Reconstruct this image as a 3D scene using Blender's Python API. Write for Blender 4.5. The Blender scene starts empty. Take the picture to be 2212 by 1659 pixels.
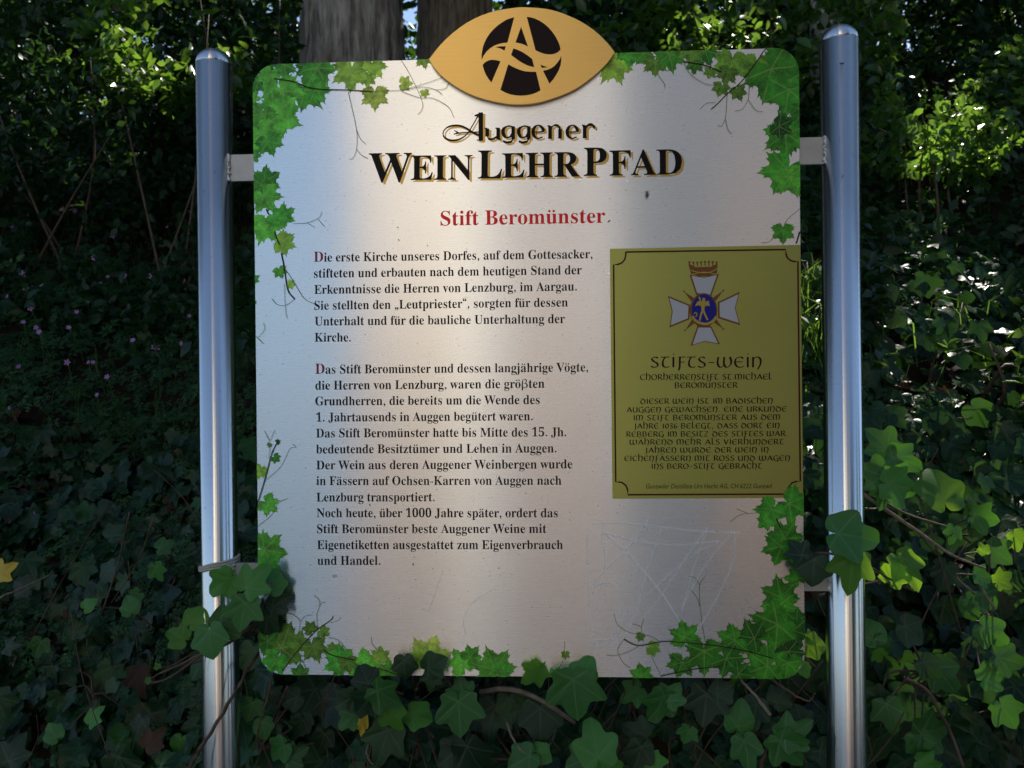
import bpy, math, random, time
_T = time.time()
import numpy as np
from mathutils import Matrix, Vector

# ------------------------------------------------------------------ camera
S = bpy.context.scene
COL = S.collection
PW = 0.75                      # panel width in metres
ZC = 1.30                      # camera height
HFOV = math.radians(65.0)
FOC = 1106.0 / math.tan(HFOV / 2)      # in units of a 2212 px wide picture
yaw, pit, rol = math.radians(2.99), math.radians(0.02), math.radians(-0.63)
tv = np.array([0.016, -0.600, 1.473])
PH = 1.136 * PW
def _rot():
    ca, sa = math.cos(yaw), math.sin(yaw); cb, sb = math.cos(pit), math.sin(pit); cc, sc = math.cos(rol), math.sin(rol)
    Ry = np.array([[ca, 0, sa], [0, 1, 0], [-sa, 0, ca]]); Rx = np.array([[1, 0, 0], [0, cb, -sb], [0, sb, cb]])
    Rz = np.array([[cc, -sc, 0], [sc, cc, 0], [0, 0, 1]])
    return Rz @ Rx @ Ry
R_ = _rot()
campan = -R_.T @ tv * PW                       # camera in panel frame (x, down, depth)
ZTOP = ZC + campan[1]                          # height of the panel's top edge
CAM = np.array([campan[0], campan[2], ZC])
D_ = np.array([[1, 0, 0], [0, 0, -1], [0, 1, 0]])
Cw = np.diag([1, -1, -1]) @ R_ @ D_
cd = bpy.data.cameras.new('camera'); cam = bpy.data.objects.new('camera', cd); COL.objects.link(cam)
M = Matrix([list(r) for r in Cw.T]).to_4x4(); M.translation = Vector(CAM)
cam.matrix_world = M
cd.sensor_width = 36; cd.lens = 18 / math.tan(HFOV / 2); cd.clip_start = 0.02; cd.clip_end = 2000
cd.dof.use_dof = True; cd.dof.focus_distance = 1.12; cd.dof.aperture_fstop = 11
S.camera = cam

# ------------------------------------------------------------------ sky, sun, exposure
SUN_EL, SUN_AZ = math.radians(45), math.radians(24)    # azimuth from +Y towards +X (behind the sign, to the right)
W = bpy.data.worlds.new('World'); S.world = W; W.use_nodes = True
wn = W.node_tree.nodes; bg = wn['Background']
sky = wn.new('ShaderNodeTexSky'); sky.sky_type = 'NISHITA'; sky.sun_disc = False
sky.sun_elevation = SUN_EL; sky.sun_rotation = SUN_AZ; sky.ozone_density = 1.6; sky.dust_density = 0.3; sky.air_density = 1.0
W.node_tree.links.new(sky.outputs[0], bg.inputs[0]); bg.inputs[1].default_value = 0.105
sd = bpy.data.lights.new('sun', 'SUN'); sd.energy = 5.0; sd.angle = math.radians(0.5); sd.color = (1, 0.94, 0.84)
sun = bpy.data.objects.new('sun', sd); COL.objects.link(sun)
SUND = np.array([math.sin(SUN_AZ) * math.cos(SUN_EL), math.cos(SUN_AZ) * math.cos(SUN_EL), math.sin(SUN_EL)])
sun.rotation_euler = Vector(SUND).to_track_quat('Z', 'Y').to_euler(); sun.location = (4, 12, 14)
S.view_settings.view_transform = 'Standard'; S.view_settings.look = 'None'
S.view_settings.exposure = 0.72; S.view_settings.gamma = 1; S.view_settings.use_curve_mapping = False

rnd = random.Random(7); rng = np.random.default_rng(11)

def at(px, py, Y):
    """point on the plane y=Y that shows at this place of the 2212 px wide picture"""
    d = Cw.T @ np.array([(px - 1106) / FOC, -(py - 829.5) / FOC, -1.0])
    t = (Y - CAM[1]) / d[1]
    return CAM + d * t
# bank profile (kept here because placement uses it)
PR_D = np.array([-3, -0.05, 0.12, 0.35, 0.8, 1.6, 3.0, 5.2, 8.0, 20, 400.])
PR_Z = np.array([0, 0.02, 0.50, 0.82, 1.18, 1.66, 2.5, 3.75, 4.2, 4.6, 6.0])
def y0(x):
    x = np.asarray(x, float)
    return 0.16 + 0.55 * np.clip((-x - 0.42) / 0.9, 0, 1) + 0.10 * np.clip((x - 0.6) / 1.0, 0, 1)
def bank_z(x, y):
    x = np.asarray(x, float); y = np.asarray(y, float)
    z = np.interp(y - y0(x), PR_D, PR_Z)
    amp = np.clip(y - 0.5, 0, 1.0)
    return z + amp * (0.10 * np.sin(x * 1.7 + 0.6) * np.sin(y * 1.1) + 0.05 * np.sin(x * 4.1 + y * 2.3))
def on_bank(px, py, lift=0.0):
    """first point along the view ray that meets the bank raised by lift"""
    a = at(px, py, 0.0); d = (a - CAM) / (a[1] - CAM[1])
    t = np.linspace(1.15, 14, 2600); p = CAM[None] + d[None] * t[:, None]
    k = np.nonzero(p[:, 2] < bank_z(p[:, 0], p[:, 1]) + lift)[0]
    return p[k[0]] if len(k) else p[900]

# ------------------------------------------------------------------ node helpers
def newmat(name):
    m = bpy.data.materials.new(name); m.use_nodes = True
    return m, m.node_tree.nodes, m.node_tree.links, m.node_tree.nodes['Principled BSDF']
class NB:
    def __init__(s, nt): s.n = nt.nodes; s.l = nt.links
    def math(s, op, a, b=None, c=None, clamp=False):
        n = s.n.new('ShaderNodeMath'); n.operation = op; n.use_clamp = clamp
        for i, v in enumerate((a, b, c)):
            if v is None: continue
            if isinstance(v, (int, float)): n.inputs[i].default_value = v
            else: s.l.new(v, n.inputs[i])
        return n.outputs[0]
    def mix(s, f, a, b):
        n = s.n.new('ShaderNodeMix'); n.data_type = 'RGBA'
        for i, v in ((0, f), (6, a), (7, b)):
            if isinstance(v, (int, float)): n.inputs[i].default_value = v
            elif isinstance(v, tuple): n.inputs[i].default_value = (*v, 1)
            else: s.l.new(v, n.inputs[i])
        return n.outputs[2]
    def noise(s, vec, scale, detail=2, rough=0.5):
        n = s.n.new('ShaderNodeTexNoise'); n.inputs['Scale'].default_value = scale
        n.inputs['Detail'].default_value = detail; n.inputs['Roughness'].default_value = rough
        if vec is not None: s.l.new(vec, n.inputs['Vector'])
        return n.outputs['Fac']
    def ramp(s, f, a, b):
        n = s.n.new('ShaderNodeMapRange'); s.l.new(f, n.inputs[0]); n.inputs[1].default_value = a; n.inputs[2].default_value = b
        return n.outputs[0]
    def coord(s, which='Object', scale=None):
        t = s.n.new('ShaderNodeTexCoord').outputs[which]
        if scale is None: return t
        m = s.n.new('ShaderNodeMapping'); m.inputs['Scale'].default_value = scale; s.l.new(t, m.inputs[0]); return m.outputs[0]
    def attr(s, name, out='Vector'):
        a = s.n.new('ShaderNodeAttribute'); a.attribute_name = name; return a.outputs[out]
    def bump(s, h, strength, dist, bsdf):
        b = s.n.new('ShaderNodeBump'); b.inputs['Strength'].default_value = strength; b.inputs['Distance'].default_value = dist
        s.l.new(h, b.inputs['Height']); s.l.new(b.outputs[0], bsdf.inputs['Normal'])

def veins(b, co, angles, width, taper=0.5):
    """mask of the main veins that fan out from the leaf base; co = leaf coordinates, tip at +y"""
    sp = b.n.new('ShaderNodeSeparateXYZ'); b.l.new(co, sp.inputs[0]); x, y = sp.outputs[0], sp.outputs[1]
    best = None
    for a in angles:
        dx, dy = math.sin(a), math.cos(a)
        cr = b.math('ABSOLUTE', b.math('ADD', b.math('MULTIPLY', x, dy), b.math('MULTIPLY', y, -dx)))
        dt = b.math('ADD', b.math('MULTIPLY', x, dx), b.math('MULTIPLY', y, dy))
        neg = b.math('MULTIPLY', b.math('LESS_THAN', dt, 0.0), 10.0)
        v = b.math('ADD', b.math('ADD', cr, neg), b.math('MULTIPLY', dt, width * taper * 0.3))
        best = v if best is None else b.math('MINIMUM', best, v)
    return b.math('SUBTRACT', 1.0, b.math('DIVIDE', best, width, clamp=True), clamp=True)

def leaf_mat(name, dark, mid, light, trans, source='tint', rough=0.36, tw=0.35, vein=None, veincol=(0.16, 0.24, 0.10), spec=0.5):
    m, N, L, P = newmat(name); b = NB(m.node_tree)
    if source == 'tint': f = b.attr('tint', 'Fac')
    else: f = N.new('ShaderNodeObjectInfo').outputs['Random']
    c = b.mix(b.ramp(f, 0.0, 0.6), dark, mid); c = b.mix(b.ramp(f, 0.72, 1.0), c, light)
    nz = b.noise(b.coord('Object'), 35, 3)
    c = b.mix(b.math('MULTIPLY', b.ramp(nz, 0.45, 0.75), 0.35), c, light)
    t = b.mix(b.ramp(f, 0, 1), tuple(v * 0.75 for v in trans), trans)
    if vein:
        v = veins(b, b.attr('leafco'), vein, 0.030)
        c = b.mix(b.math('MULTIPLY', v, 0.5), c, veincol); t = b.mix(b.math('MULTIPLY', v, 0.6), t, tuple(q * 0.5 for q in trans))
    L.new(c, P.inputs['Base Color']); P.inputs['Roughness'].default_value = rough; P.inputs['Specular IOR Level'].default_value = spec
    n2 = b.noise(b.coord('Object'), 90, 2); b.bump(n2, 0.25, 0.004, P)
    tr = N.new('ShaderNodeBsdfTranslucent'); L.new(t, tr.inputs[0])
    mx = N.new('ShaderNodeMixShader'); mx.inputs[0].default_value = tw
    L.new(P.outputs[0], mx.inputs[1]); L.new(tr.outputs[0], mx.inputs[2]); L.new(mx.outputs[0], N['Material Output'].inputs[0])
    return m
IV = [0, 0.92, -0.92, 2.1, -2.1]
VV = [0, 0.95, -0.95, 1.9, -1.9]
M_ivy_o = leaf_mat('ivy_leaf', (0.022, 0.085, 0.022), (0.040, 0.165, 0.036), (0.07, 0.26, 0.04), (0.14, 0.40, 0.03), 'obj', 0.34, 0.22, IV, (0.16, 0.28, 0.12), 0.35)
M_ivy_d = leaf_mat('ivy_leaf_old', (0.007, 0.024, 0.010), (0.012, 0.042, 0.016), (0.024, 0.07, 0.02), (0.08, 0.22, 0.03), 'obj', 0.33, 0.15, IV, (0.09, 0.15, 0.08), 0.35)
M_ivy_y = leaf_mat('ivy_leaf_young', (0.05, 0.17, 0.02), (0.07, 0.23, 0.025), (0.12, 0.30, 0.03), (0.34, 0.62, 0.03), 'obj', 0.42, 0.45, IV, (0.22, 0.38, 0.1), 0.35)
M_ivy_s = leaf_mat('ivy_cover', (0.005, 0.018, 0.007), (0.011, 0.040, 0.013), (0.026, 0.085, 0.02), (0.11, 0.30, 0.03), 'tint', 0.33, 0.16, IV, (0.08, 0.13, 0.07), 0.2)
M_herb = leaf_mat('herb_leaf', (0.014, 0.045, 0.016), (0.026, 0.085, 0.026), (0.045, 0.13, 0.034), (0.12, 0.32, 0.04), 'tint', 0.5, 0.3, spec=0.25)
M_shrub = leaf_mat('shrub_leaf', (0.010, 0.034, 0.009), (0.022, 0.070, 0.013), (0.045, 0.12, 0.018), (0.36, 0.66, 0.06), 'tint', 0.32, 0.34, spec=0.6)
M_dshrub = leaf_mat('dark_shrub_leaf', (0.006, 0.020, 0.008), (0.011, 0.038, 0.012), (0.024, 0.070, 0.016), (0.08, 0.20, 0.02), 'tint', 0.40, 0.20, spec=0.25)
M_crown = leaf_mat('crown_leaf', (0.012, 0.040, 0.010), (0.022, 0.065, 0.014), (0.035, 0.09, 0.018), (0.10, 0.24, 0.02), 'tint', 0.45, 0.25, spec=0.3)
M_grass = leaf_mat('grass_blade', (0.018, 0.055, 0.012), (0.035, 0.10, 0.02), (0.08, 0.16, 0.03), (0.28, 0.5, 0.05), 'tint', 0.5, 0.35, spec=0.3)
M_dead = leaf_mat('dead_leaf', (0.022, 0.011, 0.006), (0.04, 0.022, 0.012), (0.08, 0.048, 0.028), (0.15, 0.06, 0.02), 'obj', 0.6, 0.15, IV, (0.05, 0.03, 0.02), 0.2)
M_deads = leaf_mat('leaf_litter', (0.02, 0.010, 0.006), (0.05, 0.025, 0.012), (0.10, 0.055, 0.03), (0.12, 0.05, 0.02), 'tint', 0.65, 0.15, None, (0, 0, 0), 0.2)

def simple(name, col, rough=0.5, metal=0.0, spec=0.5, nscale=None, col2=None, bump=0):
    m, N, L, P = newmat(name); b = NB(m.node_tree)
    P.inputs['Roughness'].default_value = rough; P.inputs['Metallic'].default_value = metal; P.inputs['Specular IOR Level'].default_value = spec
    if col2:
        nz = b.noise(b.coord('Object'), nscale, 5, 0.6); c = b.mix(b.ramp(nz, 0.3, 0.7), col, col2); L.new(c, P.inputs['Base Color'])
        if bump: b.bump(nz, 0.6, bump, P)
    else: P.inputs['Base Color'].default_value = (*col, 1)
    return m
M_soil = simple('soil', (0.012, 0.008, 0.006), 0.95, 0, 0.1, 9, (0.030, 0.020, 0.012), 0.02)
M_stem = simple('ivy_stem', (0.05, 0.028, 0.018), 0.6, 0, 0.3, 60, (0.12, 0.08, 0.055), 0.002)
M_gstem = simple('green_stem', (0.06, 0.13, 0.03), 0.5)
M_twig = simple('dry_twig', (0.13, 0.10, 0.07), 0.8, 0, 0.2, 90, (0.26, 0.21, 0.16), 0.002)
M_yellow = simple('yellow_leaf', (0.42, 0.30, 0.03), 0.5, 0, 0.4, 60, (0.55, 0.42, 0.05))
M_petal = simple('pink_petal', (0.48, 0.22, 0.50), 0.6)
M_petal.node_tree.nodes['Principled BSDF'].inputs['Emission Strength'].default_value = 0
M_insect = simple('insect_body', (0.012, 0.010, 0.009), 0.35)
M_wing = simple('insect_wing', (0.10, 0.09, 0.08), 0.3)

# ---- metals
def brushed(name, col, rough, aniso, radial=False, dust=False, streak=0.10):
    m, N, L, P = newmat(name); b = NB(m.node_tree)
    P.inputs['Metallic'].default_value = 1.0; P.inputs['Anisotropic'].default_value = aniso
    P.inputs['Roughness'].default_value = rough
    if radial:
        t = N.new('ShaderNodeCombineXYZ'); t.inputs[2].default_value = 1.0; L.new(t.outputs[0], P.inputs['Tangent'])
        co = b.coord('Object', (4, 4, 900))
    else:
        t = N.new('ShaderNodeCombineXYZ'); t.inputs[2].default_value = 1.0; L.new(t.outputs[0], P.inputs['Tangent'])
        co = b.coord('Object', (14, 1, 1500))
    nz = b.noise(co, 1.0, 3, 0.7)
    c = b.mix(b.ramp(nz, 0.3, 0.7), tuple(v * (1 - streak) for v in col), tuple(min(1, v * (1 + streak)) for v in col))
    big = b.noise(b.coord('Object', (1, 1, 1)), 5, 4, 0.6)
    c = b.mix(b.math('MULTIPLY', b.ramp(big, 0.45, 0.8), 0.25), c, tuple(v * 0.72 for v in col))
    L.new(c, P.inputs['Base Color'])
    L.new(b.math('ADD', b.math('MULTIPLY', nz, 0.03), rough - 0.015), P.inputs['Roughness'])
    if radial:
        sp_ = b.ramp(b.noise(b.coord('Object', (1, 1, .6)), 150, 2, .5), .74, .78); c = b.mix(b.math('MULTIPLY', sp_, .6), c, (0.12, 0.11, 0.10)); L.new(c, P.inputs['Base Color'])
    if dust:
        df = N.new('ShaderNodeBsdfDiffuse'); df.inputs[0].default_value = (0.42, 0.42, 0.42, 1)
        sp = N.new('ShaderNodeSeparateXYZ'); L.new(b.coord('Object'), sp.inputs[0])
        gx = b.ramp(sp.outputs[0], -0.02, 0.30); gz = b.ramp(sp.outputs[2], -0.18, -0.34)
        sm = b.ramp(b.noise(b.coord('Object'), 260, 4, 0.75), 0.50, 0.66)
        md = b.ramp(b.noise(b.coord('Object'), 16, 4, 0.65), 0.40, 0.66)
        f = b.math('MULTIPLY', b.math('MULTIPLY', gx, gz), b.math('MULTIPLY', md, b.math('ADD', b.math('MULTIPLY', sm, 0.55), 0.18)))
        al = b.math('MULTIPLY', b.ramp(b.noise(b.coord('Object'), 330, 2, 0.5), 0.70, 0.76), 0.5)
        f = b.math('MAXIMUM', f, al)
        f = b.math('ADD', f, 0.02, clamp=True)
        mx = N.new('ShaderNodeMixShader'); L.new(f, mx.inputs[0]); L.new(P.outputs[0], mx.inputs[1]); L.new(df.outputs[0], mx.inputs[2])
        L.new(mx.outputs[0], N['Material Output'].inputs[0])
    return m
M_panel = brushed('brushed_aluminium', (0.87, 0.90, 0.94), 0.27, 1.0, dust=True, streak=0.022)
M_gold = brushed('gold_anodised_plate', (0.94, 0.61, 0.19), 0.40, 0.9, streak=0.07)
M_label = brushed('olive_label_film', (0.46, 0.49, 0.14), 0.38, 0.9, streak=0.05)
M_post = brushed('satin_steel', (0.84, 0.84, 0.84), 0.22, 1.0, radial=True, streak=0.05)
M_bracket = simple('painted_bracket', (0.42, 0.40, 0.37), 0.5, 0.5, 0.5, 50, (0.5, 0.48, 0.45))
M_weld = simple('weld_bead', (0.6, 0.6, 0.6), 0.4, 0.8, 0.5, 200, (0.8, 0.8, 0.8), 0.003)
def ink(name, col, rough=0.34, spec=0.1, metal=0.0):
    m, N, L, P = newmat(name)
    P.inputs['Base Color'].default_value = (*col, 1); P.inputs['Roughness'].default_value = rough; P.inputs['Specular IOR Level'].default_value = spec
    P.inputs['Metallic'].default_value = metal; P.inputs['Anisotropic'].default_value = 0.9
    t = N.new('ShaderNodeCombineXYZ'); t.inputs[2].default_value = 1.0; L.new(t.outputs[0], P.inputs['Tangent'])
    return m
I_black = ink('black_ink', (0.010, 0.009, 0.010)); I_brown = ink('dark_brown_ink', (0.020, 0.010, 0.009))
I_gold = ink('gold_ink', (0.62, 0.42, 0.12), 0.36, 0.5, 0.8); I_red = ink('red_ink', (0.80, 0.015, 0.025), 0.36, 0.4, 0.35)
I_dred = ink('dark_red_ink', (0.30, 0.012, 0.025), 0.36, 0.4, 0.3); I_maroon = ink('maroon_ink', (0.07, 0.012, 0.010))
I_white = ink('white_ink', (0.50, 0.52, 0.56), 0.4, 0.4, 0.4); I_blue = ink('blue_ink', (0.02, 0.025, 0.22)); I_ochre = ink('ochre_ink', (0.50, 0.36, 0.07), 0.4, 0.4, 0.4)
I_rust = ink('rust_ink', (0.20, 0.075, 0.02), 0.4, 0.4, 0.2); I_vine = ink('vine_stem_ink', (0.035, 0.022, 0.012)); I_tendril = ink('tendril_ink', (0.20, 0.24, 0.07))
I_scratch = simple('scratched_metal', (0.90, 0.90, 0.92), 0.7, 0.0)
I_chip = simple('paint_chip', (0.98, 0.98, 1.0), 0.25, 1.0)
I_dirt = simple('dirt_speck', (0.05, 0.045, 0.05), 0.7)
def vine_print():
    m, N, L, P = newmat('vine_leaf_ink'); b = NB(m.node_tree)
    tint = b.attr('tint', 'Color'); co = b.attr('leafco')
    v = veins(b, co, VV, 0.034)
    nz = b.noise(co, 2.2, 3, 0.6); n2 = b.noise(co, 9, 3, 0.7)
    h = N.new('ShaderNodeHueSaturation'); L.new(tint, h.inputs['Color']); h.inputs['Saturation'].default_value = 1.0
    L.new(b.math('ADD', b.math('MULTIPLY', b.ramp(nz, 0.32, 0.68), 0.95), 0.45), h.inputs['Value'])
    c = b.mix(b.math('MULTIPLY', b.ramp(n2, 0.4, 0.7), 0.35), h.outputs[0], (0.012, 0.075, 0.008))
    n4 = N.new('ShaderNodeTexVoronoi'); n4.feature = 'DISTANCE_TO_EDGE'; n4.inputs['Scale'].default_value = 7; L.new(co, n4.inputs['Vector'])
    c = b.mix(b.math('MULTIPLY', b.ramp(n4.outputs['Distance'], 0.07, 0.0), 0.30), c, (0.20, 0.40, 0.06))
    c = b.mix(b.math('MULTIPLY', v, 0.55), c, (0.32, 0.52, 0.12))
    L.new(c, P.inputs['Base Color'])
    P.inputs['Metallic'].default_value = 0.35; P.inputs['Roughness'].default_value = 0.40; P.inputs['Anisotropic'].default_value = 0.8
    t = N.new('ShaderNodeCombineXYZ'); t.inputs[2].default_value = 1.0; L.new(t.outputs[0], P.inputs['Tangent'])
    return m
I_leaf = vine_print()

# ------------------------------------------------------------------ object helpers
def link(o, parent=None, label=None, cat=None, group=None, kind=None):
    COL.objects.link(o)
    if parent is not None: o.parent = parent
    if label: o['label'] = label
    if cat: o['category'] = cat
    if group: o['group'] = group
    if kind: o['kind'] = kind
    return o
def empty(name, loc, label, cat, group=None):
    o = bpy.data.objects.new(name, None); o.location = loc; o.empty_display_size = 0.1
    return link(o, None, label, cat, group)
def np_mesh(name, V, F, mat, attrs=None, smooth=False):
    """V (n,3), F (m,3) or (m,4) numpy -> mesh"""
    me = bpy.data.meshes.new(name); V = np.asarray(V, np.float32); F = np.asarray(F, np.int32); k = F.shape[1]
    me.vertices.add(len(V)); me.vertices.foreach_set('co', V.ravel())
    me.loops.add(F.size); me.loops.foreach_set('vertex_index', F.ravel())
    me.polygons.add(len(F)); me.polygons.foreach_set('loop_start', np.arange(0, F.size, k, dtype=np.int32))
    try: me.polygons.foreach_set('loop_total', np.full(len(F), k, np.int32))
    except Exception: pass
    if smooth: me.polygons.foreach_set('use_smooth', np.ones(len(F), bool))
    for nm, arr in (attrs or {}).items():
        arr = np.asarray(arr, np.float32)
        if nm == 'leafco':
            a = me.attributes.new(nm, 'FLOAT_VECTOR', 'POINT'); a.data.foreach_set('vector', arr.ravel())
        elif arr.ndim == 1:
            a = me.attributes.new(nm, 'FLOAT', 'POINT'); a.data.foreach_set('value', arr)
        else:
            a = me.attributes.new(nm, 'FLOAT_COLOR', 'POINT'); a.data.foreach_set('color', arr.ravel())
    me.update(calc_edges=True); me.validate()
    me.materials.append(mat)
    return me
def ob(name, me, parent=None, off=None, **kw):
    """mesh given in world coordinates; when a parent is passed its location is subtracted"""
    o = bpy.data.objects.new(name, me)
    link(o, parent, **kw)
    if parent is not None:
        w = Vector((0, 0, 0)); p = parent
        while p is not None: w += p.location; p = p.parent
        o.location = -w
    return o
def py_mesh(name, V, F, mat, smooth=False):
    me = bpy.data.meshes.new(name); me.from_pydata([tuple(map(float, v)) for v in V], [], [tuple(f) for f in F]); me.materials.append(mat)
    if smooth: me.polygons.foreach_set('use_smooth', np.ones(len(F), bool))
    me.update(); return me
def tube(pts, rad, n=7, cap=True):
    pts = np.asarray(pts, float); rad = np.broadcast_to(np.asarray(rad, float), (len(pts),))
    V = []; F = []; up = np.array([0.13, 0.31, 0.94])
    for i, p in enumerate(pts):
        d = pts[min(i + 1, len(pts) - 1)] - pts[max(i - 1, 0)]; d /= (np.linalg.norm(d) + 1e-12)
        if abs(d @ up) > 0.95: u = np.cross(d, [1, 0, 0])
        else: u = np.cross(d, up)
        u /= np.linalg.norm(u); v = np.cross(d, u)
        for k in range(n):
            a = 2 * math.pi * k / n; V.append(p + rad[i] * (u * math.cos(a) + v * math.sin(a)))
    for i in range(len(pts) - 1):
        for k in range(n):
            a = i * n + k; b_ = i * n + (k + 1) % n; F.append((a, b_, b_ + n, a + n))
    if cap: F.append(tuple(range(n))[::-1]); F.append(tuple(range((len(pts) - 1) * n, len(pts) * n)))
    return V, F
def join(parts):
    V = []; F = []
    for v, f in parts:
        o = len(V); V += list(v); F += [tuple(i + o for i in q) for q in f]
    return V, F
def catmull(P, n=6):
    P = [np.asarray(p, float) for p in P]
    if len(P) < 3: return np.array(P)
    Q = [2 * P[0] - P[1]] + P + [2 * P[-1] - P[-2]]; out = []
    for i in range(1, len(Q) - 2):
        for k in range(n):
            t = k / n; a, b_, c, d = Q[i - 1:i + 3]
            out.append(0.5 * ((2 * b_) + (c - a) * t + (2 * a - 5 * b_ + 4 * c - d) * t * t + (3 * b_ - a - 3 * c + d) * t ** 3))
    out.append(P[-1]); return np.array(out)
def batch(T, TF, pos, rot, scale, tint, co=None):
    """copy the template (T verts, TF tris) N times: rot (N,3,3), scale (N,)"""
    N = len(pos); n = len(T)
    V = np.einsum('nij,kj->nki', rot, T) * scale[:, None, None] + pos[:, None, :]
    F = (TF[None] + (np.arange(N) * n)[:, None, None]).reshape(-1, TF.shape[1])
    at_ = {'tint': np.repeat(tint, n)}
    if co is not None: at_['leafco'] = np.tile(co, (N, 1))
    return V.reshape(-1, 3), F, at_
def frames(nrm, tip):
    """rotation whose z is nrm and y is close to tip"""
    z = nrm / np.linalg.norm(nrm, axis=1, keepdims=True); x = np.cross(tip, z); x /= (np.linalg.norm(x, axis=1, keepdims=True) + 1e-9)
    y = np.cross(z, x); return np.stack([x, y, z], axis=2)

# ------------------------------------------------------------------ leaf templates
def ivy_template(v=0, ring=True):
    key = [[(0, 1.0), (14, .85), (29, .64), (42, .71), (54, .77), (67, .65), (82, .50), (100, .49), (116, .47), (138, .34), (158, .27), (172, .15), (180, .05)],
           [(0, .96), (15, .80), (32, .63), (46, .72), (58, .76), (72, .60), (88, .46), (108, .50), (122, .44), (142, .34), (161, .28), (173, .15), (180, .05)],
           [(0, 1.04), (12, .84), (26, .60), (40, .68), (52, .78), (64, .66), (78, .48), (98, .48), (112, .48), (132, .34), (155, .24), (171, .14), (180, .05)],
           [(0, .92), (17, .80), (36, .66), (52, .72), (64, .68), (80, .54), (96, .48), (114, .47), (132, .40), (148, .33), (162, .25), (173, .15), (180, .04)],
           [(0, 1.0), (14, .87), (32, .73), (47, .70), (62, .66), (78, .57), (96, .50), (116, .45), (138, .37), (158, .28), (172, .16), (180, .05)]][v % 5]
    rr = random.Random(31 + v); pts = []
    for a, r in key: pts.append((math.radians(a), r * rr.uniform(.95, 1.05)))
    for a, r in key[-2:0:-1]: pts.append((2 * math.pi - math.radians(a), r * rr.uniform(.93, 1.07)))
    O = np.array([(r * math.sin(a), r * math.cos(a)) for a, r in pts])
    if ring: O = catmull(list(O) + [O[0]], 3)[:-1]
    else: O = O[::1]
    n = len(O)
    def h(x, y):
        r2 = x * x + y * y
        return -0.22 * r2 + 0.16 * abs(x) + 0.07 * math.sin(3.7 * x + v) * math.cos(3.3 * y + v * 2) + 0.025 * math.sin(9 * x + 5 * y)
    V = [(0, 0, h(0, 0))]; F = []
    rings = (0.5, 1.0) if ring else (1.0,)
    for k in rings: V += [(x * k, y * k, h(x * k, y * k)) for x, y in O]
    for i in range(n): F.append((0, 1 + (i + 1) % n, 1 + i))
    if ring:
        for i in range(n):
            a, b_ = 1 + i, 1 + (i + 1) % n; F += [(a, b_, b_ + n), (a, b_ + n, a + n)]
    V = np.array(V); F = np.array(F)
    return V, F, V.copy()
def oval_template(w=0.32, curl=0.12):
    V = np.array([(0, 0, 0), (w * .8, .3, .05), (w * .75, .62, .03), (0, 1, -curl), (-w * .75, .62, .03), (-w * .8, .3, .05), (0, .5, -.02)], float)
    F = np.array([(0, 1, 6), (1, 2, 6), (2, 3, 6), (3, 4, 6), (4, 5, 6), (5, 0, 6)]); return V, F
def herb_template():
    V = []; F = []
    def blade(o, a, l, w):
        d = np.array([math.sin(a), math.cos(a)]); q = np.array([d[1], -d[0]]); k = len(V)
        for u, s in ((0, 0), (.5, w), (1, 0), (.5, -w)):
            p = o + d * l * u + q * s; V.append((p[0], p[1], -0.25 * (p[0] ** 2 + p[1] ** 2) + 0.05 * math.sin(9 * p[0])))
        F.extend([(k, k + 1, k + 2), (k, k + 2, k + 3)])
    for a0 in (0, 0.95, -0.95, 1.8, -1.8):
        L_ = 1.0 if abs(a0) < 1.2 else .65; d = np.array([math.sin(a0), math.cos(a0)])
        blade(np.zeros(2), a0, L_, 0.05)
        for u in (.35, .6, .8):
            for sg in (-1, 1): blade(d * L_ * u, a0 + sg * .8, .34 * L_ * (1.15 - u), .07)
    return np.array(V), np.array(F)
def rounded(r=0.034, seg=7, x0=None, x1=None, zt=None, zb=None):
    x0, x1, zt, zb = -PW / 2, PW / 2, ZTOP, ZTOP - PH
    P = []
    for cx, cz, a0 in ((x1 - r, zt - r, 0), (x0 + r, zt - r, 90), (x0 + r, zb + r, 180), (x1 - r, zb + r, 270)):
        for k in range(seg + 1):
            a = math.radians(a0 + 90 * k / seg); P.append((cx + r * math.cos(a), cz + r * math.sin(a)))
    return P
def slab(poly, yf, yb, bev=0.0006):
    """prism from a polygon in x,z (counter-clockwise seen from the front), small bevel at the front rim"""
    P = np.array(poly); n = len(P); c = P.mean(0)
    inn = c + (P - c) * (1 - bev / (np.linalg.norm(P - c, axis=1).mean()))
    V = [(x, yf, z) for x, z in inn] + [(x, yf + bev, z) for x, z in P] + [(x, yb, z) for x, z in P]
    F = [tuple(range(n)), tuple(range(3 * n - 1, 2 * n - 1, -1))]
    for k in range(2):
        for i in range(n):
            a = k * n + i; b_ = k * n + (i + 1) % n; F.append((a, a + n, b_ + n, b_))
    return V, F

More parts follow.
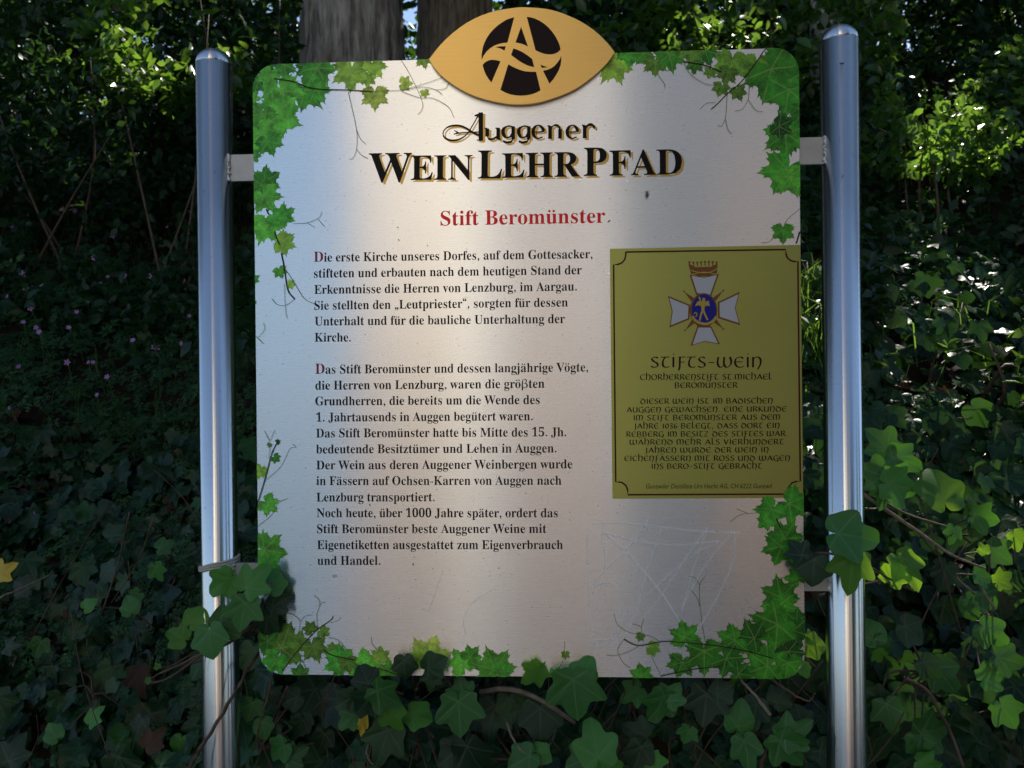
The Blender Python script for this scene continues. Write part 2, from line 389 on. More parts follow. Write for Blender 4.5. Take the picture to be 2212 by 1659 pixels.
# ================================================================== SETTING
# ground: bank, path and the land round them, one sheet
xs = np.unique(np.concatenate([np.linspace(-300, -8, 14), np.linspace(-8, 8, 110), np.linspace(8, 300, 14)]))
ys = np.unique(np.concatenate([np.linspace(-300, -8, 14), np.linspace(-8, -0.3, 20), np.linspace(-0.3, 2, 60), np.linspace(2, 12, 60), np.linspace(12, 300, 16)]))
X, Y = np.meshgrid(xs, ys); Z = bank_z(X, Y)
Z = np.where(Y < -0.3, 0, Z) + np.where((Y > 0.3) & (Y < 12), 0.03 * np.sin(X * 9 + Y * 5) * np.sin(Y * 11), 0)
nx, ny = len(xs), len(ys); idx = np.arange(nx * ny).reshape(ny, nx)
Fq = np.stack([idx[:-1, :-1], idx[:-1, 1:], idx[1:, 1:], idx[1:, :-1]], -1).reshape(-1, 4)
ob('bank_ground', np_mesh('bank_ground', np.stack([X, Y, Z], -1).reshape(-1, 3), Fq, M_soil, smooth=True), kind='structure')
M_asph = simple('asphalt', (0.05, 0.05, 0.053), 0.85, 0, 0.3, 40, (0.085, 0.085, 0.085), 0.004)
M_conc = simple('pale_concrete', (0.24, 0.23, 0.22), 0.9, 0, 0.2, 12, (0.32, 0.31, 0.30))
ob('road', py_mesh('road', [(-60, -4.6, .004), (60, -4.6, .004), (60, -0.45, .004), (-60, -0.45, .004)], [(0, 1, 2, 3)], M_asph), kind='structure')
ob('added_pale_flare', py_mesh('added_pale_flare', [(-2.6, -4.59, .012), (1.15, -4.59, .012), (0.42, -0.9, .012), (-0.9, -0.9, .012)], [(0, 1, 2, 3)], M_conc), kind='structure')  # unseen pale flare, shaped to carry the bright reflection down the panel
ob('added_pale_paving', py_mesh('added_pale_paving', [(-2.6, -6.9, .125), (1.15, -6.9, .125), (1.15, -4.6, .125), (-2.6, -4.6, .125)], [(0, 1, 2, 3)], M_conc), kind='structure')  # unseen pale paving, added so the panel's bright reflection reaches lower
M_grav = simple('grey_paving', (0.12, 0.115, 0.11), 0.9, 0, 0.2, 30, (0.18, 0.17, 0.16), 0.01)
ob('pavement', py_mesh('pavement', *(lambda V, F: (V, F))(*(
    [(-60, -6.9, 0), (60, -6.9, 0), (60, -4.6, 0), (-60, -4.6, 0), (-60, -6.9, .12), (60, -6.9, .12), (60, -4.6, .12), (-60, -4.6, .12)],
    [(4, 5, 6, 7), (3, 7, 6, 2), (0, 1, 5, 4), (0, 4, 7, 3), (1, 2, 6, 5)])), M_grav), kind='structure')

# buildings across the road (seen only as reflections in the sign and the posts)
def boxm(x0, x1, y0_, y1, z0, z1):
    V = [(x0, y0_, z0), (x1, y0_, z0), (x1, y1, z0), (x0, y1, z0), (x0, y0_, z1), (x1, y0_, z1), (x1, y1, z1), (x0, y1, z1)]
    return V, [(0, 3, 2, 1), (4, 5, 6, 7), (0, 1, 5, 4), (1, 2, 6, 5), (2, 3, 7, 6), (3, 0, 4, 7)]
M_plast = simple('cream_plaster', (0.80, 0.71, 0.58), 0.9, 0, 0.2, 3, (0.86, 0.78, 0.66))
M_tiles = simple('roof_tiles', (0.25, 0.09, 0.05), 0.8, 0, 0.2, 12, (0.36, 0.15, 0.09))
M_timber = simple('barn_timber', (0.30, 0.19, 0.12), 0.85, 0, 0.2, 8, (0.42, 0.29, 0.19))
M_glass = simple('window_glass', (0.03, 0.035, 0.04), 0.08); M_frame = simple('white_frame', (0.75, 0.75, 0.73), 0.5)
def house(name, x0, x1, yf, depth, h, ridge, wallm, label, wins, doorx):
    t = empty(name, ((x0 + x1) / 2, yf, 0), label, 'building')
    ob('wall', py_mesh('wall', *boxm(x0, x1, yf - depth, yf, 0, h), wallm), t)
    xm = (x0 + x1) / 2; e = 0.3
    V = [(x0 - e, yf + e, h - .05), (x1 + e, yf + e, h - .05), (x1 + e, yf - depth - e, h - .05), (x0 - e, yf - depth - e, h - .05), (x0 - e, yf - depth / 2, ridge), (x1 + e, yf - depth / 2, ridge)]
    ob('roof', py_mesh('roof', V, [(0, 1, 5, 4), (2, 3, 4, 5), (0, 4, 3), (1, 2, 5), (3, 2, 1, 0)], M_tiles), t)
    for wx, wz in wins:
        f = ob('window', py_mesh('window', *join([boxm(wx - .5, wx + .5, yf, yf + .05, wz + s, wz + s + .07) for s in (0, 1.23)] + [boxm(wx + s, wx + s + .07, yf, yf + .05, wz + .072, wz + 1.228) for s in (-.5, .43)]), M_frame), t)
        ob('pane', py_mesh('pane', *boxm(wx - .425, wx + .425, yf + .003, yf + .018, wz + .075, wz + 1.225), M_glass), f)
    ob('door', py_mesh('door', *boxm(doorx - .5, doorx + .5, yf + .003, yf + .06, 0.13, 2.15), M_timber), t)
house('plaster_house', -2.05, -0.75, -7.0, 7, 9.6, 11.5, M_plast, 'tall narrow cream plaster house across the road behind the viewer', [], -1.5)
M_plast2 = simple('grey_plaster', (0.46, 0.43, 0.40), 0.9, 0, 0.2, 3, (0.54, 0.51, 0.48))
house('grey_house', -0.745, 0.75, -7.25, 6.5, 9.0, 10.8, M_plast2, 'greyish brown plaster house wall to wall with the tall cream house', [(0.0, 4.6)], 0.1)
house('added_grey_building', 0.76, 3.3, -7.45, 5, 8.6, 10.0, simple('slate_grey_wall', (0.13, 0.135, 0.14), 0.9, 0, 0.2, 3, (0.17, 0.175, 0.18)), 'unseen grey building added for its reflection, wall to wall with the grey brown house', [], 2.2)  # unseen, added so the right side of the panel reflects an even grey
house('timber_barn', 4.9, 7.4, -9.6, 6, 4.6, 6.4, M_timber, 'brown timber barn beside the cream house across the road', [], 2.4)

# ================================================================== leaf scatter helpers
GAPS = []      # (point, radius): places the sun reaches through the crowns
def gap(px, py, r, lift=0.05, depth=None):
    p = on_bank(px, py, lift) if depth is None else at(px, py, depth)
    GAPS.append((np.array(p), r))
REG = []
def reg(o, V, F, A, kv, kf):
    REG.append((o, V, F, A, kv, kf)); return o
def gapmask(P, tmin=0.25):
    keep = np.ones(len(P), bool)
    for g, r in GAPS:
        w = P - g; t = w @ SUND; d = np.linalg.norm(w - t[:, None] * SUND, axis=1)
        keep &= ~((d < r) & (t > tmin))
    return keep
def rand_dirs(n):
    v = rng.normal(size=(n, 3)); return v / np.linalg.norm(v, axis=1, keepdims=True)
def n3(P, f, seed=0):
    """cheap smooth noise in -1..1"""
    r = np.random.default_rng(seed); s = 0
    for k in range(5):
        w = r.normal(size=3) * f * (1 + .35 * k); s = s + np.sin(P @ w + r.uniform(0, 6.28))
    return s / 5 * 1.6

ivyT = [ivy_template(v, False) for v in range(4)]
# ---- ivy ground cover (low bank)
def scatter_bank(n, xr, yr, zr, lift, dens=None):
    x = rng.uniform(*xr, n); y = rng.uniform(0, 1, n) ** 1.0 * (yr[1] - yr[0]) + yr[0] + y0(x)
    z = bank_z(x, y); P = np.stack([x, y, z], 1)
    ok = (z > zr[0]) & (z < zr[1])
    if dens is not None: ok &= rng.uniform(size=n) < dens(P)
    return P[ok]
def bank_normals(P):
    e = .02; gx = (bank_z(P[:, 0] + e, P[:, 1]) - bank_z(P[:, 0] - e, P[:, 1])) / (2 * e); gy = (bank_z(P[:, 0], P[:, 1] + e) - bank_z(P[:, 0], P[:, 1] - e)) / (2 * e)
    N = np.stack([-gx, -gy, np.ones(len(P))], 1); return N / np.linalg.norm(N, axis=1, keepdims=True)
Vs, Fs, As, Cs = [], [], [], []; off = 0
for v in range(4):
    P = np.concatenate([scatter_bank(2700, (-3.2, 3.4), (-0.04, 0.75), (0.05, 1.42), 0),
                        scatter_bank(900, (0.5, 3.8), (0.3, 1.3), (0.8, 1.7), 0),
                        scatter_bank(900, (-0.9, 1.2), (-0.05, 0.3), (0.1, 1.0), 0)])
    n = len(P); N = bank_normals(P)
    P = P + N * (rng.uniform(-0.02, 0.17, n) * (0.65 + 0.5 * n3(P, 7, 3)))[:, None]
    nr = N * 0.55 + np.array([0, -0.55, 0.35]) + rand_dirs(n) * 0.52
    tip = np.array([0, -0.25, -1.0]) + rand_dirs(n) * 0.75
    sz = np.clip(rng.normal(.044, .012, n), .018, .075)
    clr = ~((np.abs(P[:, 0]) < .56) & (P[:, 1] < .05))
    P, nr, tip, sz = P[clr], nr[clr], tip[clr], sz[clr]; n = len(P)
    T, TF, TC = ivyT[v]; tint = np.clip(rng.beta(1.7, 2.6, n) + .25 * n3(P, 3, 5), 0, 1)
    Vv, Ff, A = batch(T, TF, P, frames(nr, tip), sz, tint, TC)
    Vs.append(Vv); Fs.append(Ff + off); off += len(Vv); As.append(A['tint']); Cs.append(A['leafco'])
Vs, Fs, AA = np.concatenate(Vs), np.concatenate(Fs), {'tint': np.concatenate(As), 'leafco': np.concatenate(Cs)}
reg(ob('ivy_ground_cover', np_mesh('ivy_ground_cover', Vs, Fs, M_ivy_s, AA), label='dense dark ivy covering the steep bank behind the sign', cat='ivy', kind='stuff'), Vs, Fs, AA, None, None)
# ---- leaf litter
P = scatter_bank(3500, (-3.2, 3.4), (-.03, .9), (.05, 1.5), 0); N = bank_normals(P); P = P + N * rng.uniform(.0, .05, (len(P), 1))
T, TF, _ = ivyT[2]; Vv, Ff, A = batch(T, TF, P, frames(N + rand_dirs(len(P)) * .8, rand_dirs(len(P))), rng.uniform(.02, .045, len(P)), rng.uniform(0, 1, len(P)))
ob('leaf_litter', np_mesh('leaf_litter', Vv, Ff, M_deads, A), label='brown dead leaves lying under the ivy on the bank', cat='leaf litter', kind='stuff')
# ---- herbs
HT, HF = herb_template()
def herbdens(P): return np.where(P[:, 0] < 0, 1.0, 0.55)
P = np.concatenate([scatter_bank(7200, (-3.6, 0.2), (.20, 2.0), (1.0, 2.1), 0), scatter_bank(3200, (.4, 3.6), (.5, 2.1), (1.15, 2.2), 0), scatter_bank(1300, (-3.2, -.5), (.1, .6), (.5, 1.2), 0)])
n = len(P); N = bank_normals(P); P = P + N * (rng.uniform(0, .17, n) * (.7 + .5 * n3(P, 5, 8)))[:, None]
Vv, Ff, A = batch(HT, HF, P, frames(N * .5 + np.array([0, -.5, .6]) + rand_dirs(n) * .5, np.array([0, -.4, -.3]) + rand_dirs(n)), rng.uniform(.025, .055, n), np.clip(rng.beta(2, 2.5, n) + .2 * n3(P, 2, 9), 0, 1))
reg(ob('low_herbs', np_mesh('low_herbs', Vv, Ff, M_herb, A), label='low feathery herbs growing over the shaded bank', cat='herbs', kind='stuff'), Vv, Ff, A, len(HT), len(HF))
# ---- grass
def grass(n, xr, yr, zr, lmin, lmax, dens=None, P=None):
    if P is None: P = scatter_bank(n, xr, yr, zr, 0, dens)
    n = len(P); L = rng.uniform(lmin, lmax, n); az = rng.uniform(0, 6.28, n); lean = rng.uniform(.2, .9, n); w = rng.uniform(.0012, .003, n)
    dx, dy = np.cos(az) * lean, np.sin(az) * lean; q = np.stack([-np.sin(az), np.cos(az), np.zeros(n)], 1) * w[:, None]
    A0 = P; A1 = P + np.stack([dx * .35, dy * .35, np.full(n, .62)], 1) * L[:, None]; A2 = P + np.stack([dx, dy, np.full(n, .72)], 1) * L[:, None]
    V = np.stack([A0 - q, A0 + q, A1 - q * .8, A1 + q * .8, A2], 1).reshape(-1, 3)
    F = (np.array([(0, 1, 3), (0, 3, 2), (2, 3, 4)])[None] + (np.arange(n) * 5)[:, None, None]).reshape(-1, 3)
    return V, F, np.repeat(rng.uniform(0, 1, n), 5)
gl = [grass(2600, (-3.5, 3.5), (.4, 2.6), (1.0, 2.4), .06, .24), grass(900, (1.3, 2.6), (-.05, .8), (.1, 1.3), .06, .2)]
# tuft between panel and right post
for (px, py) in [(1748, 640), (1742, 700), (1756, 740), (1735, 600)]:
    c = on_bank(px, py + 60, .0); gl.append(grass(0, 0, 0, 0, .07, .22, P=c + rng.normal(0, .07, (150, 3)) * np.array([1, 1, .1])))
V = np.concatenate([g[0] for g in gl]); o_ = np.cumsum([0] + [len(g[0]) for g in gl[:-1]]); F = np.concatenate([g[1] + k for g, k in zip(gl, o_)])
ob('grass', np_mesh('grass', V, F, M_grass, {'tint': np.concatenate([g[2] for g in gl])}), label='thin grass blades growing between herbs on the bank', cat='grass', kind='stuff')

# ---- shrub masses on the upper bank
OV, OF = oval_template()
def trunk_clear(P):
    # the two trunks stand in a small clearing: nothing grows in front of them
    w = P - CAM; d = w / w[:, 1:2]; k = (d[:, 0] * 1.0, d[:, 2])
    a, b_ = at(640, 0, 1.0) - CAM, at(1090, 0, 1.0) - CAM; xa, xb = a[0] / a[1], b_[0] / b_[1]; zl = (at(700, 150, 1.0) - CAM); zl = zl[2] / zl[1]
    g0, g1 = (at(878, 0, 1.0) - CAM), (at(896, 0, 1.0) - CAM); zg = (at(880, 62, 1.0) - CAM); zg = zg[2] / zg[1]; inn = (d[:, 0] > xa) & (d[:, 0] < xb) & (d[:, 2] > zl) & (P[:, 1] < 6.9)
    gapc = (d[:, 0] > g0[0] / g0[1]) & (d[:, 0] < g1[0] / g1[1]) & (d[:, 2] > zg)
    return ~(inn | gapc)
def foliage(P, size, nrm_bias=(0, -.35, .6), spread=.75, tmean=2.0):
    n = len(P); sz = rng.uniform(size * .6, size * 1.3, n)
    nr = np.array(nrm_bias) + rand_dirs(n) * spread; tp = np.array([0, -.2, -.5]) + rand_dirs(n)
    return batch(OV, OF, P, frames(nr, tp), sz, np.clip(rng.beta(tmean, 2.4, n) + .2 * n3(P, 2.5, 4), 0, 1))
def clumpy(P, f, thr, seed, soft=.35):
    return P[rng.uniform(size=len(P)) < np.clip((n3(P, f, seed) - thr) / soft, 0, 1)]
def undergrowth(name, n, xr, yr, lift, thr, size, mat, label, seed, zr=(1.4, 9)):
    x = rng.uniform(*xr, n); y = rng.uniform(*yr, n); P = np.stack([x, y, bank_z(x, y) + rng.uniform(0, 1, n) ** .8 * lift * (1 + .4 * np.sin(x * 1.9 + seed) + .3 * np.sin(y * 2.7))], 1)
    P = P[(P[:, 2] > zr[0]) & (P[:, 2] < zr[1])]; P = clumpy(P, 4.2, thr, seed); P = P[gapmask(P)]; P = P[trunk_clear(P)]
    V, F, A = foliage(P, size)
    return reg(ob(name, np_mesh(name, V, F, mat, A), label=label, cat='undergrowth', kind='stuff'), V, F, A, 7, 6)
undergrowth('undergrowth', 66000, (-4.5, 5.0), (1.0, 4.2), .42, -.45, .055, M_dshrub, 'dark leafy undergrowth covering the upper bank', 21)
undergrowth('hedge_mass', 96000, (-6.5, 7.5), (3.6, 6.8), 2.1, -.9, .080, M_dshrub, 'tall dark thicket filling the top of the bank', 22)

undergrowth('far_woods', 42000, (-13, 14), (8.0, 13.0), 4.2, -1.0, .19, M_crown, 'mass of trees on top of the hill behind everything', 23, zr=(3.5, 12))
def shrub(name, centre, rad, n, size, mat, label, seed, stems=4, group=None):
    c = np.array(centre); t = empty(name, c - np.array([0, 0, rad[2]]), label, 'shrub', group)
    d = rand_dirs(n) * (rng.uniform(.15, 1, (n, 1)) ** .45); P = c + d * np.array(rad) * (1 + .25 * n3(d, 3, seed))[:, None]
    P = clumpy(P, 5.5, -.30, seed); P = P[trunk_clear(P) & gapmask(P, .30)]; P = P[P[:, 2] > bank_z(P[:, 0], P[:, 1]) + .01]
    V, F, A = foliage(P, size)
    reg(ob('foliage', np_mesh('foliage', V, F, mat, A), t), V, F, A, 7, 6)
    parts = []
    for k in range(stems):
        e = P[rng.integers(len(P))]; b0 = np.array([c[0] + rng.uniform(-.1, .1), c[1] + rng.uniform(-.05, .1), bank_z(c[0], c[1]) - .05])
        m_ = (b0 + e) / 2 + rng.normal(0, .05, 3); parts.append(tube(catmull([b0, m_, e], 4), np.linspace(.008, .002, 9), 5))
    V, F = join(parts); ob('stems', py_mesh('stems', V, F, M_stem, True), t); return t
def shrub_at(px, py, dist_lift, rad, n, size, mat, label, seed):
    p = on_bank(px, py, dist_lift) if dist_lift < 2 else at(px, py, dist_lift); return shrub('shrub', p, rad, n, size, mat, label, seed)
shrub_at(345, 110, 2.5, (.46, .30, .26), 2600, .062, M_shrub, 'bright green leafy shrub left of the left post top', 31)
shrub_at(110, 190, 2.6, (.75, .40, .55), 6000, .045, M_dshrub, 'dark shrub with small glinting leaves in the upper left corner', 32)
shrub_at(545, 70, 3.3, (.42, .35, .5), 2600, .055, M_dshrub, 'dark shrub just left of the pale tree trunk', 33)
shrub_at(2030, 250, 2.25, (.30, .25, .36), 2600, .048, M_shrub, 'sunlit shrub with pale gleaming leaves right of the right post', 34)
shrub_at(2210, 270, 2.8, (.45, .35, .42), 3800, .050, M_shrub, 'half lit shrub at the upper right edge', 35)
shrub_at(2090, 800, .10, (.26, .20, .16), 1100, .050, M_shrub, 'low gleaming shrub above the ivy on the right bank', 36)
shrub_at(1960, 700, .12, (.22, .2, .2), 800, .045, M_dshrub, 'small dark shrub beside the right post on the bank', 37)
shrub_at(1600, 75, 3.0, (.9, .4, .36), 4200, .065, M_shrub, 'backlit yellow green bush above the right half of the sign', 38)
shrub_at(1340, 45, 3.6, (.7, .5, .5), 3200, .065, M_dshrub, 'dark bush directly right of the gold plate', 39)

# ---- trees
M_bark, N_, L_, P_ = newmat('grey_bark'); b_ = NB(M_bark.node_tree)
nz = b_.noise(b_.coord('Object', (9, 9, 1.4)), 2.2, 6, .65); n2 = b_.noise(b_.coord('Object'), 3.0, 4, .6)
c_ = b_.mix(b_.ramp(nz, .35, .62), (0.15, 0.115, 0.09), (0.62, 0.55, 0.48)); c_ = b_.mix(b_.math('MULTIPLY', b_.ramp(n2, .5, .7), .6), c_, (0.50, 0.50, 0.50))
L_.new(c_, P_.inputs['Base Color']); P_.inputs['Roughness'].default_value = .9; b_.bump(nz, .9, .05, P_)
def tree(name, x, y, r, h, crown_c, crown_r, nleaf, label, seed, lean=(0, 0), mat=M_bark, crownmat=M_crown, gaps=True, size=.17):
    zb = float(bank_z(x, y)) - .3 if y > -.3 else -.1
    t = empty(name, (x, y, zb + .3), label, 'tree'); na, nz_ = 72, 90; V = []; F = []
    rr = random.Random(seed); ph = [rr.uniform(0, 6.28) for _ in range(9)]
    for j in range(nz_):
        v = j / (nz_ - 1); z = zb + (h - zb) * v
        for i in range(na):
            a = 2 * math.pi * i / na
            fur = abs(math.sin(a * 11 + 1.2 * math.sin(z * 2.3 + ph[0]) + ph[1])) * .6 + abs(math.sin(a * 19 + 1.7 * math.sin(z * 3.7 + ph[2]))) * .4
            R = r * (1 - .35 * v) * (1 + .35 * math.exp(-(z - zb) * 2.2)) * (1 + .07 * math.sin(2 * a + ph[3] + z * .3) + .04 * math.sin(5 * a + z * .6 + ph[4])) + (fur - .5) * .07 * r / .38
            V.append((x + lean[0] * v + R * math.cos(a), y + lean[1] * v + R * math.sin(a), z))
    for j in range(nz_ - 1):
        for i in range(na): a = j * na + i; b2 = j * na + (i + 1) % na; F.append((a, b2, b2 + na, a + na))
    F.append(tuple(range((nz_ - 1) * na, nz_ * na)))
    ob('trunk', py_mesh('trunk', V, F, mat, True), t)
    c = np.array(crown_c); parts = []
    for k in range(9):
        e = c + rand_dirs(1)[0] * np.array(crown_r) * .75; s = np.array([x + lean[0] * .8, y + lean[1] * .8, zb + (h - zb) * rr.uniform(.6, .97)])
        if s[2] < 4.6: s[2] = 4.9
        m_ = (s + e) / 2 + np.array([0, 0, .3]); bt = tube(catmull([s, m_, e], 5), np.linspace(r * .28, .02, 11), 8); bo = ob('branch', py_mesh('branch', *bt, mat, True), t)
    d = rand_dirs(nleaf) * rng.uniform(.1, 1, (nleaf, 1)) ** .4; P = c + d * np.array(crown_r) * (1 + .2 * n3(d, 4, seed))[:, None]
    P = clumpy(P, 1.6, -.9, seed, .4)
    if gaps: P = P[gapmask(P)]
    V, F, A = foliage(P, size, (0, 0, .7), .8); reg(ob('crown', np_mesh('crown', V, F, crownmat, A), t), V, F, A, 7, 6); return t
p1 = at(765, 60, 5.0); tree('tree', p1[0], 5.0, .36, 9.5, (p1[0] - .6, 5.2, 8.3), (4.6, 3.6, 2.5), 30000, 'thick pale barked tree trunk left of the gold plate', 51)
tree('tree', -3.3, 2.6, .20, 7.6, (-0.6, 2.6, 7.4), (7.2, 2.7, 1.3), 24000, 'unseen tree added on the left bank, its crown blocking skylight from the bank', 58)  # added out of view: the wide crown keeps skylight off the bank
p2 = at(985, 60, 7.0); tree('tree', p2[0], 7.0, .40, 10.5, (p2[0] + 1.0, 6.4, 9.3), (4.5, 4.0, 2.6), 21000, 'dark tree trunk just left of the gold plate, behind the pale trunk', 52)
tree('tree', 4.6, 5.2, .22, 9.0, (4.6, 4.8, 7.9), (3.8, 3.3, 2.4), 24000, 'slim dark tree in the shade at the upper right', 53)
tree('tree', 2.6, 8.3, .28, 12.0, (3.2, 7.6, 11.0), (4.2, 3.8, 2.5), 23000, 'tall tree on the top of the bank behind the thicket', 54)
tree('tree', -5.2, 4.6, .25, 9.0, (-5.0, 4.6, 7.7), (3.4, 3.2, 2.3), 12000, 'tree standing on the bank beyond the left edge', 55)
tree('tree', 1.7, 3.9, .07, 6.6, (1.9, 4.0, 6.2), (2.1, 1.6, 1.0), 5200, 'young thin tree in the thicket right of the sign', 57)
# trees across the road, to the right of the barn (reflected in the posts)
for k, (x, y, h) in enumerate(((4.2, -9.6, 5.0), (6.8, -8.2, 7.5), (10.5, -4.2, 6.5), (12.0, -0.5, 7.5), (4.7, -7.4, 6.5))):
    tree('tree', x, y, .2, h * .6, (x, y, h * .62), (1.25 if k in (0, 4) else 1.6, 1.2, h * .46), 6500 if k in (0, 4) else 3000, ['small round tree behind the grey buildings across the road', 'tall tree second from the barn across the road', 'tree by the bend of the road on the right', 'tree at the roadside far to the right of the sign', 'tall dense tree in front of the barn across the road'][k], 60 + k, gaps=False, size=.3)

# ================================================================== THE SIGN
sign = empty('information_board', (0, 0, 0.0), 'brushed aluminium wine trail information board between two steel posts', 'sign')
YF = -0.0015                                          # front face of the panel
pz = (ZTOP + ZTOP - PH) / 2
panel = py_mesh('panel', *[(lambda V, F: ([(x, y, z - pz) for x, y, z in V], F))(*slab(rounded(), YF, 0.0015))][0], M_panel)
panel = bpy.data.objects.new('panel', panel); panel.location = (0, 0, pz); link(panel, sign)
PZ = Vector((0, 0, pz))
def pp(px, py, Y=0.0):
    a = at(px, py, Y); return np.array([a[0], a[2]])
class Print:
    """flat print collected in panel coordinates (x,z), each shape on its own layer"""
    def __init__(s, base=0.0002): s.V = []; s.F = []; s.lay = base
    def add(s, P, F, step=1.2e-5):
        o = len(s.V); s.V += [(x, YF - s.lay, z) for x, z in P]; s.F += [tuple(i + o for i in f) for f in F]; s.lay += step
    def build(s, name, mat, parent=None, label=None, yoff=0.0):
        V = [(x, y - yoff, z) for x, y, z in s.V]
        return ob(name, py_mesh(name, V, s.F, mat), parent if parent is not None else panel, label=label)
def facefix(P, F):
    """wind faces so that they look towards -y (the viewer)"""
    out = []
    for f in F:
        a = 0
        for i in range(len(f)):
            x1, z1 = P[f[i]]; x2, z2 = P[f[(i + 1) % len(f)]]; a += x1 * z2 - x2 * z1
        out.append(tuple(f) if a > 0 else tuple(f)[::-1])
    return out

# ---- gold plate with the round emblem
def Z4(x, y): return ((1000 + x / 4.424) / 1.10669, (y / 4.424) / 1.10669)
YPL = -0.009
eye = [(108, 625), (270, 430), (500, 245), (750, 130), (1000, 82), (1150, 75), (1400, 100), (1650, 190), (1850, 310), (2000, 450), (2082, 553)]
eyeb = [(2082, 553), (1980, 690), (1800, 850), (1600, 975), (1300, 1080), (1060, 1107), (850, 1085), (600, 1020), (400, 920), (250, 810), (160, 710), (108, 625)]
ep = list(catmull([pp(*Z4(*q), YPL) for q in eye], 4)) + list(catmull([pp(*Z4(*q), YPL) for q in eyeb], 4))[1:-1]
ep = [tuple(p) for p in ep][::-1]
epm = py_mesh('emblem_plate', *(lambda V, F: ([(x, y, z - ZTOP) for x, y, z in V], F))(*slab(ep, YPL, YPL + .003)), M_gold)
plate = bpy.data.objects.new('emblem_plate', epm); plate.location = (0, 0, ZTOP); link(plate, sign)
def emb(pts, mat, smooth):
    q = [pp(*Z4(*p), YPL) for p in pts]
    V = [(x, YPL - .0002, z) for x, z in q]; a = sum(V[i][0] * V[(i + 1) % len(V)][2] - V[(i + 1) % len(V)][0] * V[i][2] for i in range(len(V)))
    f = list(range(len(V))); return V, [f if a > 0 else f[::-1]]
EM = [[(1015, 183), (970, 195), (930, 210), (885, 238), (840, 270), (797, 308), (760, 350), (730, 393), (705, 440), (686, 488), (675, 540), (669, 588), (670, 635), (690, 590), (720, 547), (760, 510), (803, 483), (850, 465), (895, 455), (943, 450)],
      [(1147, 178), (1190, 184), (1230, 195), (1282, 219), (1330, 250), (1378, 292), (1420, 340), (1453, 388), (1480, 440), (1495, 480), (1505, 522), (1490, 540), (1470, 555), (1442, 568), (1410, 575), (1370, 575), (1330, 568), (1285, 552), (1240, 532)],
      [(1087, 283), (1160, 493), (1130, 477), (1095, 463), (1060, 455), (1028, 450)], [(815, 498), (870, 490), (926, 490), (912, 535), (870, 512)],
      [(1005, 513), (1053, 528), (1100, 550), (1155, 585), (1205, 625), (1226, 710), (1190, 703), (1150, 690), (1105, 668), (1060, 640), (982, 582)],
      [(680, 690), (697, 668), (720, 650), (748, 638), (780, 632), (825, 637), (870, 648), (773, 873), (742, 834), (715, 790), (695, 743)],
      [(952, 680), (995, 705), (1040, 725), (1083, 742), (1130, 755), (1190, 760), (1245, 760), (1293, 955), (1248, 980), (1200, 997), (1145, 1008), (1090, 1012), (1033, 1009), (980, 1000), (923, 980), (868, 952)],
      [(1292, 683), (1330, 700), (1370, 708), (1337, 715), (1305, 717)], [(1512, 590), (1512, 640), (1505, 690), (1487, 741), (1460, 790), (1427, 840), (1387, 885), (1319, 748), (1360, 740), (1400, 725), (1438, 700), (1470, 665), (1496, 628)]]
ob('emblem', py_mesh('emblem', *join([emb(p, None, 0) for p in EM]), I_brown), plate)

# ---- glyphs: bold serif from the built-in font's mathematical bold letters
def mb(ch):
    if 'A' <= ch <= 'Z': return chr(0x1D400 + ord(ch) - 65)
    if 'a' <= ch <= 'z': return chr(0x1D41A + ord(ch) - 97)
    if '0' <= ch <= '9': return chr(0x1D7CE + ord(ch) - 48)
    if ch == 'ß': return chr(0x1D6C3)
    return ch
GL = {}
def load_glyphs(chars, conv, key, ref):
    obs = []
    for ch in chars:
        for body in (conv(ch), ref + conv(ch) + ref, ref + ref):
            c = bpy.data.curves.new('t', 'FONT'); c.body = body; c.resolution_u = 3; c.fill_mode = 'FRONT'
            o = bpy.data.objects.new('t', c); COL.objects.link(o); obs.append(o)
    bpy.context.view_layer.update(); dg = bpy.context.evaluated_depsgraph_get()
    for i, ch in enumerate(chars):
        r = []
        for k in range(3):
            o = obs[3 * i + k]; me = bpy.data.meshes.new_from_object(o.evaluated_get(dg))
            V = np.array([(v.co.x, v.co.y) for v in me.vertices]) if len(me.vertices) else np.zeros((0, 2)); F = [tuple(p.vertices) for p in me.polygons]
            r.append((V, F)); bpy.data.meshes.remove(me)
        adv = np.ptp(r[1][0][:, 0]) - np.ptp(r[2][0][:, 0]) + 0.0
        GL[key, ch] = (r[0][0], r[0][1], adv)
    for o in obs: c = o.data; bpy.data.objects.remove(o); bpy.data.curves.remove(c)
CH = 'ABCDEFGHIJKLMNOPQRSTUVWXYZabcdefghijklmnopqrstuvwxyz0123456ß'
load_glyphs(CH, mb, 's', mb('I'))
load_glyphs('GunzwilerDestaUHchAGC,6 2', lambda c: c, 'n', 'H')
def circ(cx, cy, r, n=12): return np.array([(cx + r * math.cos(6.2832 * k / n), cy + r * math.sin(6.2832 * k / n)) for k in range(n)]), [tuple(range(n))]
CAP = GL['s', 'H'][0][:, 1].max(); XH = GL['s', 'x'][0][:, 1].max()
def comma(cx, cy, s=1.0, flip=1):
    P = [(cx - .07 * s, cy), (cx - .05 * s, cy - .055 * s), (cx + .0 * s, cy - .07 * s), (cx + .012 * s, cy - .10 * s), (cx - .05 * s, cy - .17 * s), (cx - .04 * s, cy - .19 * s), (cx + .055 * s, cy - .12 * s), (cx + .08 * s, cy - .03 * s), (cx + .06 * s, cy + .045 * s), (cx, cy + .07 * s), (cx - .05 * s, cy + .05 * s)]
    if flip < 0: P = [(2 * cx - x, 2 * cy - y) for x, y in P]
    return np.array(P), [tuple(range(len(P)))]
